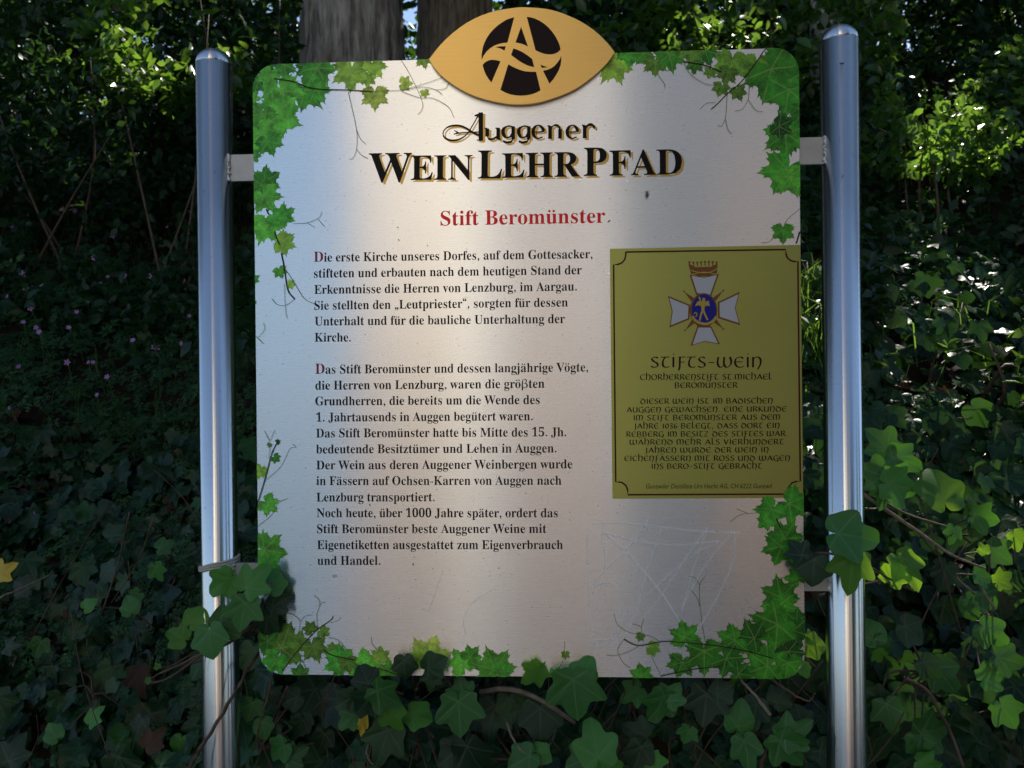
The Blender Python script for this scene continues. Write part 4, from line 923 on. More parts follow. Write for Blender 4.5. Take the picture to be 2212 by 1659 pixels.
printed_leaves([(1740, 20, 100, 120, 'g'), (1600, 60, 95, 220, 'g'), (1580, 110, 55, 230, 'g'), (1700, 180, 95, 30, 'm'), (1660, 270, 95, 200, 'g'), (1750, 410, 65, 330, 'm'), (1660, 500, 105, 350, 'm'), (1670, 600, 110, 160, 'm'), (1770, 650, 70, 60, 'd'), (1740, 740, 100, 160, 'd'), (1610, 700, 150, 240, 'm'), (1490, 750, 100, 280, 'd'), (1390, 780, 90, 240, 'm'), (1720, 850, 90, 150, 'D'), (1700, 920, 100, 190, 'm'),
  (1130, 730, 85, 350, 'm'), (1110, 910, 75, 200, 'm'), (1240, 860, 120, 180, 'm'), (1380, 890, 100, 140, 'd'), (1560, 920, 120, 250, 'm'), (1450, 955, 70, 100, 'd'), (890, 950, 65, 350, 'm'), (960, 815, 46, 110, 'o'), (885, 750, 30, 200, 'o'), (310, 940, 80, 340, 'g'), (420, 955, 50, 20, 'g'), (470, 850, 28, 180, 'o')], Z7, 2.3284,
  [[(1620, 865), (1450, 820), (1260, 790), (1080, 775), (990, 775), (890, 795), (840, 785), (795, 760)], [(1330, 910), (1160, 930), (1000, 965)], [(1640, 90), (1660, 140)], [(1740, 310), (1755, 370)]],
  [[(1250, 790), (1225, 640), (1215, 470), (1245, 410)], [(1215, 460), (1190, 420), (1155, 412)], [(1215, 575), (1200, 530), (1170, 490)], [(990, 770), (930, 740), (830, 725), (760, 680), (740, 620)], [(895, 730), (885, 690), (840, 675)], [(890, 700), (905, 650)], [(885, 795), (820, 830), (750, 850), (698, 850)], [(795, 760), (760, 820), (790, 890), (830, 920)],
   [(1000, 965), (950, 860), (910, 780)], [(420, 940), (455, 880), (465, 800), (465, 770)], [(1520, 60), (1440, 70), (1385, 110)], [(1480, 60), (1420, 35)]])
def Z6(x, y): return ((450 + x / 2.609) / 1.10669, (1200 + y / 2.609) / 1.10669)
printed_leaves([(600, 870, 150, 20, 'o'), (690, 860, 75, 20, 'o'), (480, 850, 90, 300, 'm'), (540, 1000, 95, 210, 'g'), (760, 780, 52, 330, 'o'), (850, 810, 46, 120, 'o'), (790, 920, 90, 160, 'o'), (900, 900, 36, 0, 'o'), (700, 1060, 65, 0, 'm'), (930, 980, 100, 300, 'g'), (1110, 1010, 120, 350, 'b'), (1000, 1010, 65, 170, 'o'), (1200, 950, 65, 0, 'y'), (1250, 1040, 75, 0, 'b'),
  (1510, 940, 130, 20, 'Y'), (1450, 960, 80, 320, 'y'), (1700, 990, 100, 330, 'b'), (1770, 950, 75, 40, 'm'), (1900, 1010, 125, 340, 'b'), (1960, 1040, 70, 30, 'g')], Z6, 2.609,
  [[(590, 1050), (690, 920), (800, 800), (890, 735), (905, 710)], [(845, 915), (900, 950), (1040, 980)], [(1185, 1030), (1320, 1085)]],
  [[(810, 780), (805, 700), (820, 650), (820, 610), (790, 580)], [(820, 650), (840, 625), (860, 625)], [(690, 920), (695, 800), (700, 740), (660, 700), (620, 690)], [(700, 745), (730, 710), (775, 700)], [(880, 840), (940, 860), (990, 920), (1040, 990)], [(1180, 920), (1150, 880), (1145, 840)], [(715, 980), (750, 1070)], [(890, 750), (940, 735), (955, 715)]])
# ---- scratches, chips, dirt
pr = Print(.0022)
for t in ([(620, 120), (760, 118), (980, 135), (1200, 160), (1440, 170)], [(588, 140), (592, 400), (612, 640), (648, 810)], [(675, 110), (668, 200), (690, 330), (640, 610)], [(670, 160), (850, 320), (1000, 500), (1100, 655)], [(942, 80), (850, 220), (690, 380), (600, 480)], [(1010, 140), (940, 320), (850, 640), (800, 740)],
          [(1265, 140), (1150, 290), (1000, 520), (910, 640)], [(1330, 215), (1180, 290), (980, 460), (770, 660)], [(1400, 165), (1260, 330), (1160, 500), (1115, 600)], [(1410, 165), (1400, 330), (1300, 550), (1190, 730)], [(680, 170), (860, 215), (1080, 238), (1320, 215)], [(600, 475), (700, 450), (760, 480), (770, 600), (750, 760)], [(650, 810), (760, 770)], [(1260, 145), (1200, 300), (1120, 580)], [(600, 770), (780, 765)]):
    P = catmull([pp(*Z7(*p)) for p in t], 6); V, F = ribbon(P, .0009, .8, .0006); pr.add(V, facefix(V, F), 3e-6)
for t in ([(1590, 420), (1550, 540), (1500, 680)], [(1900, 540), (1780, 620), (1720, 720), (1730, 820)]):
    P = catmull([pp(*Z6(*p)) for p in t], 6); V, F = ribbon(P, .0004, .8, .0003); pr.add(V, facefix(V, F), 3e-6)
_o = pr.build('scratches', I_scratch, label='pale scratches on the lower right of the panel')
_o['kind'] = 'stuff'
def blob(c, r, ang=0, asp=1.0, n=9):
    rr = [r * rnd.uniform(.7, 1.2) for _ in range(n)]; a = math.radians(ang)
    P = np.array([(rr[k] * asp * math.cos(6.283 * k / n), rr[k] * math.sin(6.283 * k / n)) for k in range(n)]); Rm = np.array([[math.cos(a), -math.sin(a)], [math.sin(a), math.cos(a)]])
    P = P @ Rm.T + c; return P, [tuple(range(n))]
pr = Print(.0021)
for x, y, r, a, s_ in [(724, 1243, 6.0, -5, 1.8), (1252, 390, 4, 0, 1), (1354, 392, 3, 40, 1.3), (1385, 247, 2.6, 60, 1), (1314, 592, 3, 60, 1.8), (1300, 480, 1.4, 0, 1)] + [(rnd.uniform(600, 1700), rnd.uniform(180, 1400), rnd.uniform(.5, 1.2), 0, 1) for _ in range(40)]:
    P, F = blob(pp(x, y), r * PW / 1177 * .55, a, s_); pr.add(P, facefix(P, F), 2e-6)
pr.build('paint_chips', I_chip)['kind'] = 'stuff'
pr = Print(.0021)
for x, y, r, a, s_ in [(1316, 478, 2.2, 30, 3.2), (986, 624, 2.0, 0, 1.4), (893, 1218, 1.4, 80, 4), (800, 1090, 1.6, -40, 3), (1078, 1226, 1.4, 0, 2), (860, 492, 2, 0, 1.6), (862, 519, 2, 0, 1.6), (924, 531, 1.6, 0, 1.4)] + [(rnd.uniform(570, 1720), rnd.uniform(180, 1450), rnd.uniform(.4, .9), 0, 1) for _ in range(60)]:
    P, F = blob(pp(x, y), r * PW / 1177 * .55, a, s_); pr.add(P, facefix(P, F), 2e-6)
pr.build('dirt_specks', I_dirt)['kind'] = 'stuff'

# ---- posts
def lathe(prof, n=64):
    V = []; F = []
    for r, z in prof:
        for k in range(n): V.append((r * math.cos(6.283185 * k / n), r * math.sin(6.283185 * k / n), z))
    for j in range(len(prof) - 1):
        for k in range(n): a = j * n + k; b = j * n + (k + 1) % n; F.append((a, b, b + n, a + n))
    F.append(tuple(range(n))[::-1]); F.append(tuple(range((len(prof) - 1) * n, len(prof) * n))); return V, F
def post(pxl, pxr, pyref, ptop, lab, yb_, brackets, side):
    Yp = .012; a = at(pxl, pyref, Yp); b = at(pxr, pyref, Yp); r = (b[0] - a[0]) / 2 * .985; x = (a[0] + b[0]) / 2; zt = at((pxl + pxr) / 2, ptop, Yp)[2]
    p = bpy.data.objects.new('post', py_mesh('post', *lathe([(r, -.3), (r, zt - r * .92)]), M_post, True)); p.location = (x, Yp, 0); link(p, sign, label=lab)
    cap = bpy.data.objects.new('post_cap', py_mesh('post_cap', *lathe([(r * .985, zt - r * .92 + .0006), (r, zt - r * .92 + .0016)] + [(r * math.cos(t), zt - r * .90 + r * .90 * math.sin(t)) for t in np.linspace(.08, 1.53, 16)]), M_post, True)); link(cap, p)
    for (y0_, y1) in brackets:
        zt_, zb_ = at(pxl if side > 0 else pxr, y0_, .006)[2], at(pxl if side > 0 else pxr, y1, .006)[2]
        x0, x1 = (x + r * .7, -PW / 2 + .06) if side < 0 else (PW / 2 - .06, x - r * .7)
        br = ob('bracket', py_mesh('bracket', *boxm(x0, x1, .004, .010, zb_, zt_), M_bracket), sign)
        xe = x + r * .93 if side < 0 else x - r * .93
        V, F = tube(catmull([(xe + .0015 * math.sin(k * 2.1), .0025 + .0008 * math.sin(k * 3.3), zb_ + (zt_ - zb_) * k / 14) for k in range(15)], 2), [.0022 + .0006 * math.sin(k * 1.9) for k in range(29)], 8)
        ob('weld', py_mesh('weld', V, F, M_weld, True), br)
    return x, r, Yp
LPX, LPR, LPY = post(426, 502, 300, 107, 'left steel post', 0, [(335, 392), (1216, 1262)], -1)
RPX, RPR, RPY = post(1773, 1856, 300, 55, 'right steel post', 0, [(297, 355), (1232, 1276)], 1)

# ---- rubber band round the left post
zz = at(478, 1226, 0)[2]; parts = []
for k, dz in enumerate((0, .0035, .0065)):
    pts = [(LPX + (LPR + .0015) * math.cos(t), LPY + (LPR + .0015) * math.sin(t), zz + dz + .006 * math.cos(t) * (0.6 + .25 * k) + .001 * math.sin(3 * t)) for t in np.linspace(0, 6.283, 40)]
    parts.append(tube(pts, .0019, 6))
tape = empty('plant_tie', (LPX, LPY, zz), 'pale elastic tie wound round the left post behind the ivy leaves', 'tie'); ob('band', py_mesh('band', *join(parts), simple('pale_rubber', (.42, .40, .36), .6), True), tape)

# ================================================================== FOREGROUND IVY: sprigs of single leaves
IVM = {}
def ivy_mesh(v, mat):
    k = (v, mat.name)
    if k not in IVM:
        T, F, C = ivy_template(v, True); IVM[k] = np_mesh('leaf', T, F, mat, {'leafco': C}, smooth=True)
    return IVM[k]
def leaf_obj(parent, pos, tipv, nrm, size, mat, v=None, label=None, name='leaf'):
    o = bpy.data.objects.new(name, ivy_mesh(rnd.randrange(4) if v is None else v, mat)); Rm = frames(np.array([nrm], float), np.array([tipv], float))[0]
    Mx = Matrix([list(r) for r in Rm]).to_4x4() @ Matrix.Diagonal((size, size, size, 1)); Mx.translation = Vector(pos) - parent.location
    o.matrix_basis = Mx; link(o, parent, label=label); return o
def sprig(label, base, leaves, conv, s, Y0, extra_stem=None, petmat=M_stem):
    """leaves: (x, y, size, tip angle clockwise from up, material key, depth offset)"""
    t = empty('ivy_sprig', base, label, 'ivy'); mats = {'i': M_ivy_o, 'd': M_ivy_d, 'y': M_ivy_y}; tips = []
    base = np.array(base)
    for (x, y, sz, ang, mk, dd) in leaves:
        px, py = conv(x, y); c = at(px, py, Y0 + dd); a = math.radians(ang); L = sz / s / 1.10669 * PW / 1177 * (1 + (Y0 + dd) / 1.1) * .80
        tip = np.array([math.sin(a), rnd.uniform(-.25, .15), math.cos(a)]); nr = np.array([rnd.uniform(-.35, .35), -1, rnd.uniform(-.05, .55)])
        org = c - tip * L * .25
        leaf_obj(t, org, tip, nr, L, mats[mk], rnd.choice((0, 1, 1, 2, 3, 4)) if mk != 'd' else rnd.choice((0, 1, 2, 3, 3))); tips.append(org)
    parts = []
    for o in tips:
        bs = base if np.linalg.norm(o - base) < .13 else o + np.array([rnd.uniform(-.03, .03), .045, rnd.uniform(-.06, -.02)])
        m_ = (o + bs) / 2 + np.array([rnd.uniform(-.02, .02), .03, rnd.uniform(-.02, .01)])
        ob('leaf_stalk', py_mesh('leaf_stalk', *tube(catmull([bs, m_, o + np.array([0, .004, 0])], 5), np.linspace(.0022, .0011, 11), 5), petmat, True), t)
    for es in (extra_stem or []):
        P = catmull([at(*conv(x, y), Y0 + d) for x, y, d in es[0]], 6); ob('stem', py_mesh('stem', *tube(P, np.linspace(es[1], es[2], len(P)), 7), petmat, True), t)
    return t
Z0 = lambda x, y: (x, y)
sprig('ivy sprig with large green leaves wrapped in front of the left post', at(560, 1370, .05), [(225, 500, 230, 235, 'i', -.02), (390, 500, 250, 40, 'i', -.035), (345, 680, 250, 190, 'i', -.04), (235, 760, 250, 60, 'i', -.03), (140, 850, 240, 170, 'i', -.045)], Z6, 2.609, -.02,
      [([(400, 770, .03), (250, 880, -.0), (60, 960, -.02), (-40, 1010, -.02), (-200, 1080, -.02)], .0025, .0012)])
sprig('small pale green ivy leaves left of the left post with a curling tip', at(470, 1400, .02), [(385, 1375, 62, 300, 'y', 0), (415, 1335, 58, 20, 'y', -.01), (320, 1470, 16, 250, 'y', 0), (340, 1440, 18, 330, 'y', 0)], Z0, .9036, -.01, [([(480, 1395, .02), (440, 1412, 0), (380, 1455, 0), (345, 1472, 0), (312, 1474, 0)], .002, .001)])
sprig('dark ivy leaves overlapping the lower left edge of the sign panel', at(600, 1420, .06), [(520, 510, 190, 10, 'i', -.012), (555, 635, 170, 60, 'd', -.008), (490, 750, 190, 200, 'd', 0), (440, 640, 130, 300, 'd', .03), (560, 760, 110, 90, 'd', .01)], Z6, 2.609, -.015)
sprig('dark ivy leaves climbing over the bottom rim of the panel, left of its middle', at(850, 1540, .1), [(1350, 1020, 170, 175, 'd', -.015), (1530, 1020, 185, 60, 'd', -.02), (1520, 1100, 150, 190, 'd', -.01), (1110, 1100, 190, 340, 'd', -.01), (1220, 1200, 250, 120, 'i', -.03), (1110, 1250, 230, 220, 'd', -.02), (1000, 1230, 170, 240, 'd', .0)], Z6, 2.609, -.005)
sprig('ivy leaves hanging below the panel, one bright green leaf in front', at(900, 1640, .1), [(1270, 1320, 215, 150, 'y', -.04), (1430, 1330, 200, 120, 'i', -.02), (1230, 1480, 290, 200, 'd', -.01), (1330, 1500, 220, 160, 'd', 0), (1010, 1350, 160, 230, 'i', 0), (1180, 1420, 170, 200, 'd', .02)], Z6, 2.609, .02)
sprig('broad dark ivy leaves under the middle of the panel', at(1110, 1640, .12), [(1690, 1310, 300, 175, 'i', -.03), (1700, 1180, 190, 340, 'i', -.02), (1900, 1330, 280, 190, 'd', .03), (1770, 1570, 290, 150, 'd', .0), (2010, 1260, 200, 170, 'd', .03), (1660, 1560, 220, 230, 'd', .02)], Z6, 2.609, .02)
sprig('large mottled glossy ivy leaf hanging over the bottom rim right of the middle', at(1200, 1580, .1), [(300, 950, 165, 230, 'y', -.02), (520, 1060, 320, 175, 'i', -.04), (560, 960, 190, 20, 'i', -.03), (330, 1200, 250, 180, 'd', .02), (250, 1150, 190, 250, 'd', .03), (240, 1430, 190, 240, 'i', -.01), (330, 1400, 140, 120, 'i', 0)], Z7, 2.3284, .01,
      [([(0, 1060, .05), (120, 1040, .02), (250, 1065, .01), (380, 1130, .0), (520, 1230, .03)], .0042, .003)], M_twig)
sprig('ivy leaves standing upright at the bottom edge right of the middle', at(1330, 1650, .1), [(640, 1370, 270, 350, 'i', -.03), (560, 1440, 200, 250, 'i', -.02), (700, 1460, 190, 110, 'i', -.02), (850, 1060, 160, 240, 'i', .05), (880, 1400, 190, 200, 'd', 0), (960, 1460, 160, 150, 'i', 0), (890, 1290, 190, 300, 'd', .03)], Z7, 2.3284, .02)
sprig('three heart shaped dark ivy leaves below the right half of the panel', at(1440, 1600, .1), [(1000, 1120, 220, 210, 'i', -.01), (1060, 1080, 160, 30, 'i', -.01), (1250, 1120, 240, 190, 'd', .0), (1340, 1060, 150, 60, 'd', 0), (1020, 1270, 140, 180, 'd', .03), (1150, 1290, 120, 200, 'i', .02)], Z7, 2.3284, .02)
sprig('ivy leaves with one long lobe at the bottom, left of the right post', at(1700, 1600, .1), [(1660, 1090, 150, 40, 'd', .03), (1520, 1160, 190, 200, 'd', .02), (1440, 1220, 190, 20, 'i', .0), (1470, 1370, 200, 175, 'i', -.01), (1730, 1290, 220, 60, 'i', -.02), (1700, 1370, 240, 140, 'i', -.02), (1780, 1210, 150, 340, 'd', .02), (1630, 1260, 140, 250, 'd', .02)], Z7, 2.3284, .02)
sprig('ivy shoot with bright half shaded leaves crossing in front of the right post', at(1760, 1290, .03), [(2055, 185, 310, 96, 'i', -.035), (2062, 360, 250, 190, 'y', -.04), (1770, 270, 150, 330, 'd', -.01), (1850, 360, 200, 185, 'd', -.01), (1910, 310, 140, 120, 'd', .03), (2300, 400, 170, 30, 'y', .06)], Z7, 2.3284, -.015,
      [([(1830, 285, .0), (1960, 290, -.03), (2160, 360, 0), (2260, 420, .05), (2360, 470, .07), (2440, 500, .08)], .0018, .001)])
sprig('single pale green leaf sticking out behind the lower right edge of the panel', at(1760, 1440, .06), [(1850, 800, 150, 90, 'y', .01), (1830, 760, 90, 20, 'y', .01), (1800, 930, 90, 160, 'i', .02)], Z7, 2.3284, .02)
def ZE(x, y): return ((1900 + x / 2.675) / 1.10669, (600 + y / 2.675) / 1.10669)
def ZG(x, y): return ((1900 + x / 2.675) / 1.10669, (1216 + y / 2.675) / 1.10669)
sprig('two big gleaming grey green ivy leaves right of the right post', at(1900, 1150, .2), [(560, 1230, 250, 320, 'i', .02), (680, 1340, 260, 110, 'i', .0), (520, 1420, 230, 290, 'i', -.02), (660, 1500, 280, 100, 'i', -.03), (560, 1560, 170, 200, 'i', -.01)], ZE, 2.675, .10)
sprig('upright translucent yellow green ivy leaf on a long shoot at the right', at(1890, 1070, .12), [(945, 1530, 330, 355, 'y', 0), (1010, 1800, 130, 200, 'i', .02), (1210, 1910, 90, 340, 'y', .03), (1330, 2100, 150, 60, 'y', .04), (1200, 2080, 150, 100, 'i', .04)], ZE, 2.675, .07,
      [([(440, 1560, .03), (560, 1640, .02), (780, 1790, .02), (980, 1930, .02), (1110, 1990, .03), (1220, 2030, .04)], .0032, .0016)], M_twig)
sprig('round bright yellow green ivy leaf right of the right post', at(1900, 1260, .08), [(695, 365, 270, 160, 'y', -.01), (765, 500, 50, 180, 'y', 0)], ZG, 2.675, .06, [([(470, 380, .0), (600, 440, .0), (700, 500, .0), (790, 530, 0)], .0018, .001)], M_twig)
sprig('green ivy leaves close to the right post at mid height of the lower bank', at(1870, 1400, .12), [(500, 800, 190, 340, 'i', 0), (550, 880, 180, 130, 'i', 0), (540, 940, 110, 160, 'y', -.01)], ZG, 2.675, .08)
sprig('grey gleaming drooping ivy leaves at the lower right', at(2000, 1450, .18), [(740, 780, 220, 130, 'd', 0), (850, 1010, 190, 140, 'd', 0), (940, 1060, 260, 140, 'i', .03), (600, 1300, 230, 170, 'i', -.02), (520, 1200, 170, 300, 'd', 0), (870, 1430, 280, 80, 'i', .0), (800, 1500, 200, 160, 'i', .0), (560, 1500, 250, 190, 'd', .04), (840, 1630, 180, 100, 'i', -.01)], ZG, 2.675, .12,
      [([(700, 1080, .0), (850, 1170, .0), (920, 1290, 0), (1000, 1440, 0), (1080, 1660, -.02)], .0032, .0022)])
sprig('sunlit pale ivy leaves along the right edge of the lower bank', at(2150, 1350, .3), [(1240, 570, 200, 130, 'i', .0), (1250, 790, 220, 130, 'i', .0), (1340, 960, 220, 110, 'i', .0), (1130, 620, 190, 150, 'i', .04), (1250, 1080, 180, 60, 'i', .0), (1350, 1300, 220, 150, 'i', -.02), (1290, 280, 200, 130, 'i', .05), (1200, 60, 200, 100, 'i', .08), (1180, 120, 160, 140, 'd', .08), (1420, 200, 160, 160, 'y', .05), (980, 650, 200, 140, 'd', .06), (960, 420, 220, 200, 'd', .08)], ZG, 2.675, .25)
sprig('ivy leaves at the foot of the left post', at(560, 1620, .1), [(390, 1290, 170, 195, 'i', 0), (470, 1400, 140, 170, 'i', 0), (570, 1540, 190, 230, 'i', -.01), (650, 1590, 170, 60, 'i', -.01), (650, 1230, 160, 250, 'd', .03), (700, 1390, 160, 210, 'd', .03), (840, 1480, 170, 200, 'd', .04), (540, 1200, 130, 110, 'd', .04)], Z6, 2.609, .04)
def Z9(x, y): return ((x / 2.676) / 1.10669, (1216 + y / 2.676) / 1.10669)
sprig('green ivy leaves on the bank left of the left post', at(300, 1330, .5), [(830, 630, 140, 340, 'i', 0), (1000, 400, 150, 160, 'i', 0), (1040, 240, 130, 60, 'i', .05), (880, 760, 110, 330, 'd', 0), (930, 820, 110, 160, 'd', 0), (560, 620, 110, 50, 'i', .05), (870, 560, 120, 230, 'i', .05), (780, 480, 140, 240, 'd', .05), (700, 400, 170, 220, 'd', .07), (720, 150, 150, 30, 'd', .07), (980, 80, 120, 150, 'd', .05)], Z9, 2.676, .42)
sprig('scattered ivy leaves low on the left bank', at(200, 1500, .45), [(250, 880, 150, 200, 'i', 0), (320, 1030, 130, 220, 'd', 0), (340, 1440, 150, 320, 'i', -.02), (580, 1340, 150, 20, 'i', 0), (900, 1380, 140, 200, 'd', 0), (720, 1130, 110, 220, 'd', .02), (350, 1220, 150, 240, 'd', .03), (1060, 1620, 160, 60, 'i', -.03), (1150, 1500, 140, 200, 'i', 0), (60, 1580, 230, 20, 'd', -.06), (490, 780, 130, 60, 'd', .03), (150, 500, 160, 300, 'd', .05), (1000, 1540, 110, 200, 'd', 0), (60, 880, 130, 80, 'd', .03)], Z9, 2.676, .40)
# ---- twigs
def twig(label, pts, r0, r1, mat=M_twig, Y=0):
    P = catmull([at(x, y, Y + d) for x, y, d in pts], 7); P = P + rng.normal(0, .0006, P.shape); t = empty('twig', P[0], label, 'twig'); ob('stem', py_mesh('stem', *tube(P, np.linspace(r0, r1, len(P)), 8), mat, True), t)
twig('thin brown ivy runner slanting in front of the left post to the bottom edge', [(560, 1410, .02), (520, 1470, -.03), (470, 1560, -.04), (430, 1620, -.04), (400, 1680, -.04)], .0022, .0028, M_stem)
twig('short pale broken twig hanging under the right part of the panel', [(1600, 1468, .03), (1630, 1500, .01), (1665, 1545, 0)], .0018, .0022)
twig('reddish brown twig under the lower right corner of the panel', [(1660, 1462, .05), (1700, 1490, .03), (1745, 1515, .02), (1760, 1500, .02)], .0022, .001, M_stem)
twig('long drooping twig at the bottom centre', [(1095, 1560, .03), (1110, 1600, .01), (1140, 1640, 0), (1150, 1680, 0)], .0016, .0018)
twig('thin brown stem hanging from the lower left corner of the panel', [(585, 1475, .03), (570, 1530, .02), (560, 1570, .02), (548, 1620, .03)], .0016, .0012, M_stem)
twig('looped dry twig near the yellow leaf', [(860, 1520, .05), (815, 1570, .03), (792, 1620, .02), (810, 1650, .02), (850, 1600, .04)], .0015, .001)
twig('red brown stem standing left of the right post at the bottom', [(1640, 1680, .08), (1655, 1620, .08), (1680, 1570, .08), (1700, 1530, .1)], .0035, .002, M_stem)
twig('thin dry stem on the left bank', [(0, 1290, .35), (60, 1265, .4), (110, 1240, .45)], .002, .0015)
# random runners through the ivy
parts = []
for k in range(70):
    px, py = rnd.uniform(480, 1900), rnd.uniform(1470, 1680); Y = rnd.uniform(.05, .12)
    if k > 45: px, py, Y = rnd.choice([rnd.uniform(0, 430), rnd.uniform(1880, 2212)]), rnd.uniform(1000, 1659), rnd.uniform(.25, .6)
    a = at(px, py, Y); d = np.array([rnd.uniform(-.06, .06), rnd.uniform(-.03, .03), rnd.uniform(.04, .14)]); parts.append(tube(catmull([a - d, a + np.array([rnd.uniform(-.02, .02), .01, 0]), a + d], 4), rnd.uniform(.0007, .0016), 5))
ob('ivy_runners', py_mesh('ivy_runners', *join(parts), M_stem, True), label='tangled brown ivy runners between the leaves', cat='ivy stems', kind='stuff')
# ---- yellow and dead leaves
def lone(label, px, py, Y, tip, size, mat, cat='leaf', v=2, sc=(1, 1, 1)):
    t = bpy.data.objects.new('fallen_leaf', ivy_mesh(v, mat)); a = math.radians(tip); Rm = frames(np.array([[rnd.uniform(-.4, .4), -1, rnd.uniform(0, .6)]]), np.array([[math.sin(a), -.1, math.cos(a)]]))[0]
    Mx = Matrix([list(r) for r in Rm]).to_4x4() @ Matrix.Diagonal((size * sc[0], size * sc[1], size, 1)); Mx.translation = Vector(at(px, py, Y)); t.matrix_basis = Mx; link(t, None, label, cat)
lone('small narrow yellow dying leaf hanging under the panel', 785, 1552, .02, 185, .03, M_yellow, v=0, sc=(.45, 1, 1))
lone('yellow dead leaf at the left edge of the picture', -6, 1240, .45, 60, .04, M_yellow)
lone('brown curled dead leaf behind the lower right bracket', 1755, 1235, .04, 200, .04, M_dead)
lone('brown dead leaf on the left bank below the ivy', 125, 1690 - 0, .38, 80, .04, M_dead)
lone('pale brown dead leaf near the bottom left of the left post', 318, 1610, .36, 40, .04, M_dead)
lone('brown dead leaf between ivy leaves left of the left post', 300, 1450, .42, 170, .055, M_dead)
lone('brown dead leaf in the middle of the ivy below the panel', 1010, 1600, .09, 190, .06, M_dead)
lone('red brown dead leaf hanging in shade below the right half of the panel', 1400, 1560, .1, 150, .06, M_dead)

# ---- herb plants with pink flowers
def petal_mesh():
    V = []; F = []
    for k in range(5):
        a = 6.2832 * k / 5; o = len(V); d = np.array([math.cos(a), math.sin(a)]); q = np.array([-d[1], d[0]])
        for u, w, z in ((.08, .05, 0), (.6, .26, .12), (.95, .22, .10), (1.0, 0, .08), (.95, -.22, .10), (.6, -.26, .12), (.08, -.05, 0)): p = d * u + q * w; V.append((p[0], p[1], z))
        F.append(tuple(range(o, o + 7)))
    return V, F
PM = py_mesh('flower', *petal_mesh(), M_petal); LHM = np_mesh('leaf', HT, HF, M_herb, {'tint': np.full(len(HT), .75)})
fl = [(0, x, y) for x, y in ((780, 1240), (830, 1225), (690, 1300), (480, 1350), (600, 1425), (720, 1510), (960, 1425), (1070, 1450), (1220, 1355), (175, 1370), (860, 1300), (930, 1130), (980, 1130), (1150, 1155), (75, 1445), (600, 1650))] + \
     [(600, x, y) for x, y in ((140, 140), (265, 218), (165, 238), (45, 290), (690, 163), (800, 158), (955, 160), (640, 205), (1175, 195), (1245, 88), (560, 330), (195, 368), (490, 390), (150, 455), (230, 490), (250, 518), (440, 490), (820, 355), (1210, 415), (850, 570), (985, 615), (1015, 618), (430, 712), (565, 712), (595, 712), (120, 740), (685, 805), (620, 920), (60, 1005), (1160, 590))] + [(1216, 210, 38), (1216, 20, 395)]
def herb_label(px, py):
    # only the ones that stand out get their own words; the others nothing tells apart
    if abs(px - 209) < 3 and abs(py - 852) < 4: return 'herb whose pink flower faces the viewer, largest and lowest of the left bank'
    if px < 12 and py > 1200: return 'pink flower low at the left edge beside the yellow leaf'
    if px < 90 and 1090 < py < 1200: return 'pink flower above the ivy near the left edge, below all but one'
    return 'wild herb with small pink five petalled flower in the shade left of the left post'
for oy, x, y in fl:
    px, py = x / 2.676 / 1.10669, (oy + y / 2.676) / 1.10669; c = on_bank(px, py, .15); t = empty('pink_herb', c - np.array([0, 0, .12]), herb_label(px, py), 'herb', 'pink flowering herbs on the left bank')
    o = bpy.data.objects.new('flower', PM); nr = Vector((rnd.uniform(-.5, .5), -1, rnd.uniform(-.1, .8))).to_track_quat('Z', 'Y'); o.rotation_euler = nr.to_euler(); s_ = rnd.uniform(.0065, .0095) * (np.linalg.norm(c - CAM) / 2.2) ** .5; o.scale = (s_,) * 3; o.location = Vector(c) - t.location; link(o, t)
    b0 = c + np.array([rnd.uniform(-.04, .04), .05, -.16]); ob('stem', py_mesh('stem', *tube(catmull([b0, (b0 + c) / 2 + np.array([.01, 0, 0]), c + np.array([0, .004, 0])], 4), .0011, 5), M_gstem, True), t)
    for k in range(2):
        o = bpy.data.objects.new('leaf', LHM); q = Vector((rnd.uniform(-.6, .6), -1, rnd.uniform(.1, .9))).to_track_quat('Z', 'Y'); o.rotation_euler = q.to_euler(); o.scale = (rnd.uniform(.035, .06),) * 3; o.location = Vector(b0 + (c - b0) * rnd.uniform(.2, .7) + rng.normal(0, .012, 3)) - t.location; link(o, t)

# ---- insects
def fly(label, px, py, Y, size, ang):
    c = at(px, py, Y); t = empty('fly', c, label, 'insect'); a = math.radians(ang)
    def rot(p): return (p[0] * math.cos(a) - p[1] * math.sin(a), p[2], p[0] * math.sin(a) + p[1] * math.cos(a))
    def ell(cy, rx, ry):
        V = []; F = []
        for j in range(7):
            ph = math.pi * j / 6
            for k in range(8): th = 6.2832 * k / 8; V.append((rx * math.sin(ph) * math.cos(th), cy + ry * math.cos(ph), -.35 * 1 + rx * math.sin(ph) * math.sin(th)))
        for j in range(6):
            for k in range(8): p = j * 8 + k; q = j * 8 + (k + 1) % 8; F.append((p, q, q + 8, p + 8))
        return V, F
    V, F = join([ell(.75, .16, .18), ell(.35, .2, .28), ell(-.35, .17, .5)]); ob('body', py_mesh('body', [np.array(rot(v)) * size + c for v in V], F, M_insect, True), t)
    for sg in (-1, 1):
        V = [(0, .4, -.55), (sg * .35, 0, -.5), (sg * .3, -.8, -.45), (sg * .05, -.7, -.45)]; ob('wing', py_mesh('wing', [np.array(rot(v)) * size + c for v in V], [(0, 1, 2, 3)], M_wing), t)
        for k in (-1, 0, 1):
            P = [np.array(rot(v)) * size + c for v in ((0, .35 + .1 * k, -.3), (sg * .4, .35 + .3 * k, -.35), (sg * .65, .35 + .6 * k, 0))]; ob('leg', py_mesh('leg', *tube(P, size * .035, 5), M_insect), t)
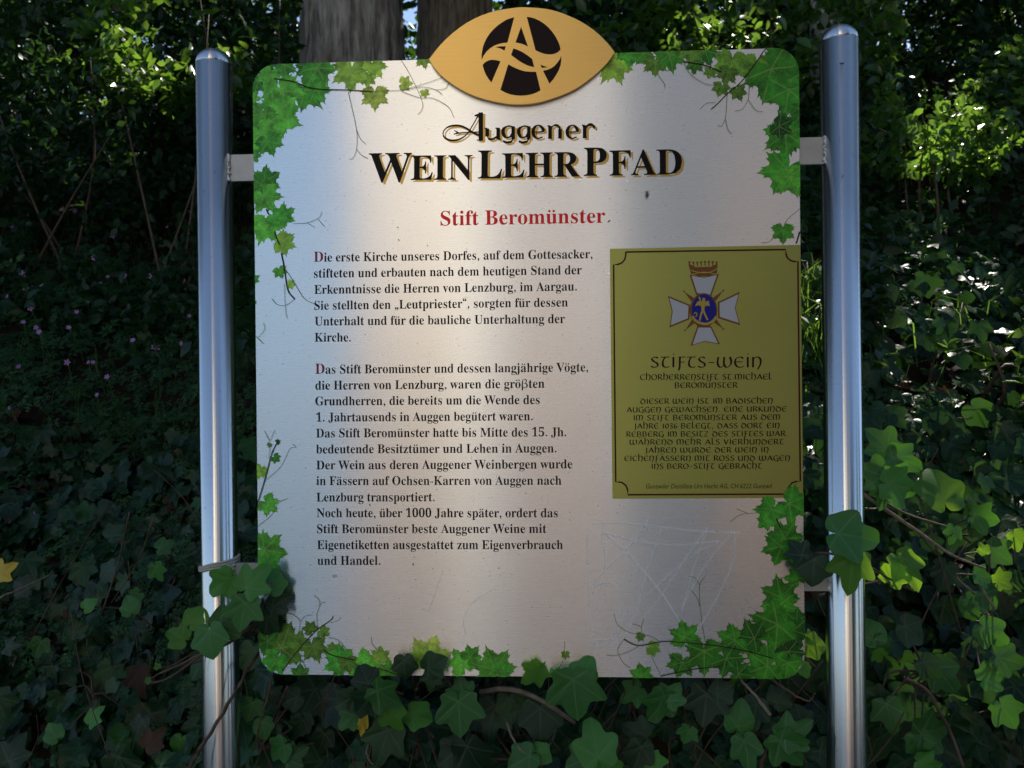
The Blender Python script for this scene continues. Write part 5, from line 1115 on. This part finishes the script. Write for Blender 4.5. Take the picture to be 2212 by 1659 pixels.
fly('small black fly sitting on the panel below the large title', 1398, 420, YF - .0022, .0052, 5)
fly('tiny dark fly on the upper part of the right post', 1818, 138, RPY - RPR, .0034, 90)
fly('tiny fly on the green ivy leaf in front of the left post', 584, 1262, -.062, .0038, -30)

# ================================================================== OPENINGS IN THE LEAVES
# where the photograph has sun on a leaf, the twigs between that leaf and the sun are cut away
TARGETS = [(340, 110, 70, 45, 26), (400, 90, 50, 20, 14), (290, 120, 40, 30, 8), (350, 140, 60, 20, 6), (520, 90, 40, 20, 5), (150, 180, 40, 40, 4), (60, 60, 40, 50, 3), (60, 170, 40, 40, 3), (180, 220, 60, 40, 4), (240, 300, 50, 40, 4), (285, 330, 40, 25, 5), (80, 300, 70, 60, 9), (150, 420, 50, 40, 9), (40, 370, 40, 20, 2), (30, 520, 30, 60, 2), (100, 110, 80, 60, 9), (2045, 185, 32, 24, 20), (2020, 240, 26, 34, 16), (2000, 290, 25, 40, 6), (1975, 360, 15, 20, 2), (2170, 230, 40, 30, 1), (2200, 280, 20, 40, 1), (2150, 330, 60, 60, 1), (2060, 420, 60, 50, 1), (1560, 70, 60, 50, 5), (1640, 60, 50, 40, 5), (1500, 40, 40, 30, 1), (1340, 60, 50, 30, 2), (1290, 80, 30, 20, 1), (1440, 90, 30, 30, 1), (1745, 600, 15, 60, 10), (1748, 700, 15, 40, 10), (2080, 770, 70, 40, 20), (2130, 830, 60, 30, 10), (2020, 810, 50, 30, 8), (1920, 790, 40, 20, 2), (2000, 650, 60, 60, 2), (1930, 960, 50, 30, 4), (2050, 960, 80, 30, 5), (2160, 960, 50, 30, 4), (1910, 1060, 30, 30, 3), (1960, 1100, 60, 40, 5), (2100, 1060, 80, 30, 4), (2180, 1120, 30, 60, 4), (2035, 1065, 20, 20, 3), (2160, 1220, 50, 70, 6), (2100, 1200, 40, 30, 2), (2180, 1350, 30, 60, 4), (2140, 1480, 50, 60, 3), (2190, 1600, 20, 50, 3), (2000, 1400, 60, 30, 2), (1950, 1530, 40, 50, 2), (1955, 1210, 30, 40, 3), (1870, 1180, 20, 40, 5), (1753, 1400, 10, 20, 3), (1755, 900, 15, 60, 5), (1755, 1050, 15, 60, 5)]
bpy.context.view_layer.update(); dg = bpy.context.evaluated_depsgraph_get()
BIG = {(340, 110), (400, 90), (2045, 185), (2020, 240), (2080, 770), (290, 120)}
gp, gr = [], []
for px, py, rx, ry, n in TARGETS:
    for k in range(n):
        a = rnd.uniform(0, 6.283); q = rnd.uniform(0, 1) ** .5
        d = Vector(at(px + rx * q * math.cos(a), py + ry * q * math.sin(a), 1.0) - CAM).normalized()
        h, p, nn, fi, oo, mm = S.ray_cast(dg, Vector(CAM), d)
        if not h or oo.name.startswith(('post', 'panel', 'wine', 'bracket')): continue
        gp.append(np.array(p)); gr.append((2.0 if (px, py) in BIG else 1.0) * .012 + (2.0 if (px, py) in BIG else 1.0) * .007 * np.linalg.norm(np.array(p) - CAM) * rnd.uniform(.4, 1.1))
gp = np.array(gp); gr = np.array(gr)
sx_ = np.cross(SUND, [0, 0, 1.]); sx_ /= np.linalg.norm(sx_); sy_ = np.cross(sx_, SUND)
for o, V, F, A, kv, kf in REG:
    if kv is None: continue
    C = V.reshape(-1, kv, 3).mean(1); hs = np.linalg.norm(V.reshape(-1, kv, 3)[:, 0] - V.reshape(-1, kv, 3)[:, min(3, kv - 1)], axis=1).mean() * .30
    c2 = np.stack([C @ sx_, C @ sy_], 1); ct = C @ SUND; keep = np.ones(len(C), bool)
    for p, r_ in zip(gp, gr):
        m_ = (ct - p @ SUND > .06); m_ &= (np.abs(c2[:, 0] - p @ sx_) < r_ + hs)
        i_ = np.nonzero(m_)[0]; d_ = np.hypot(c2[i_, 0] - p @ sx_, c2[i_, 1] - p @ sy_); keep[i_[d_ < r_ + hs]] = False
    if keep.all(): continue
    V2 = V.reshape(-1, kv, 3)[keep].reshape(-1, 3); Fl = F.reshape(-1, kf, F.shape[1])[keep]; base_ = np.nonzero(keep)[0]
    F2 = (Fl - (base_ * kv)[:, None, None] + (np.arange(keep.sum()) * kv)[:, None, None]).reshape(-1, F.shape[1])
    A2 = {k: (v.reshape(len(keep), kv, -1)[keep].reshape(-1) if v.ndim == 1 else v.reshape(len(keep), kv, -1)[keep].reshape(-1, v.shape[1])) for k, v in A.items()}
    old = o.data; mt = old.materials[0]; nm = old.name; o.data = np_mesh(nm, V2, F2, mt, A2); bpy.data.meshes.remove(old)
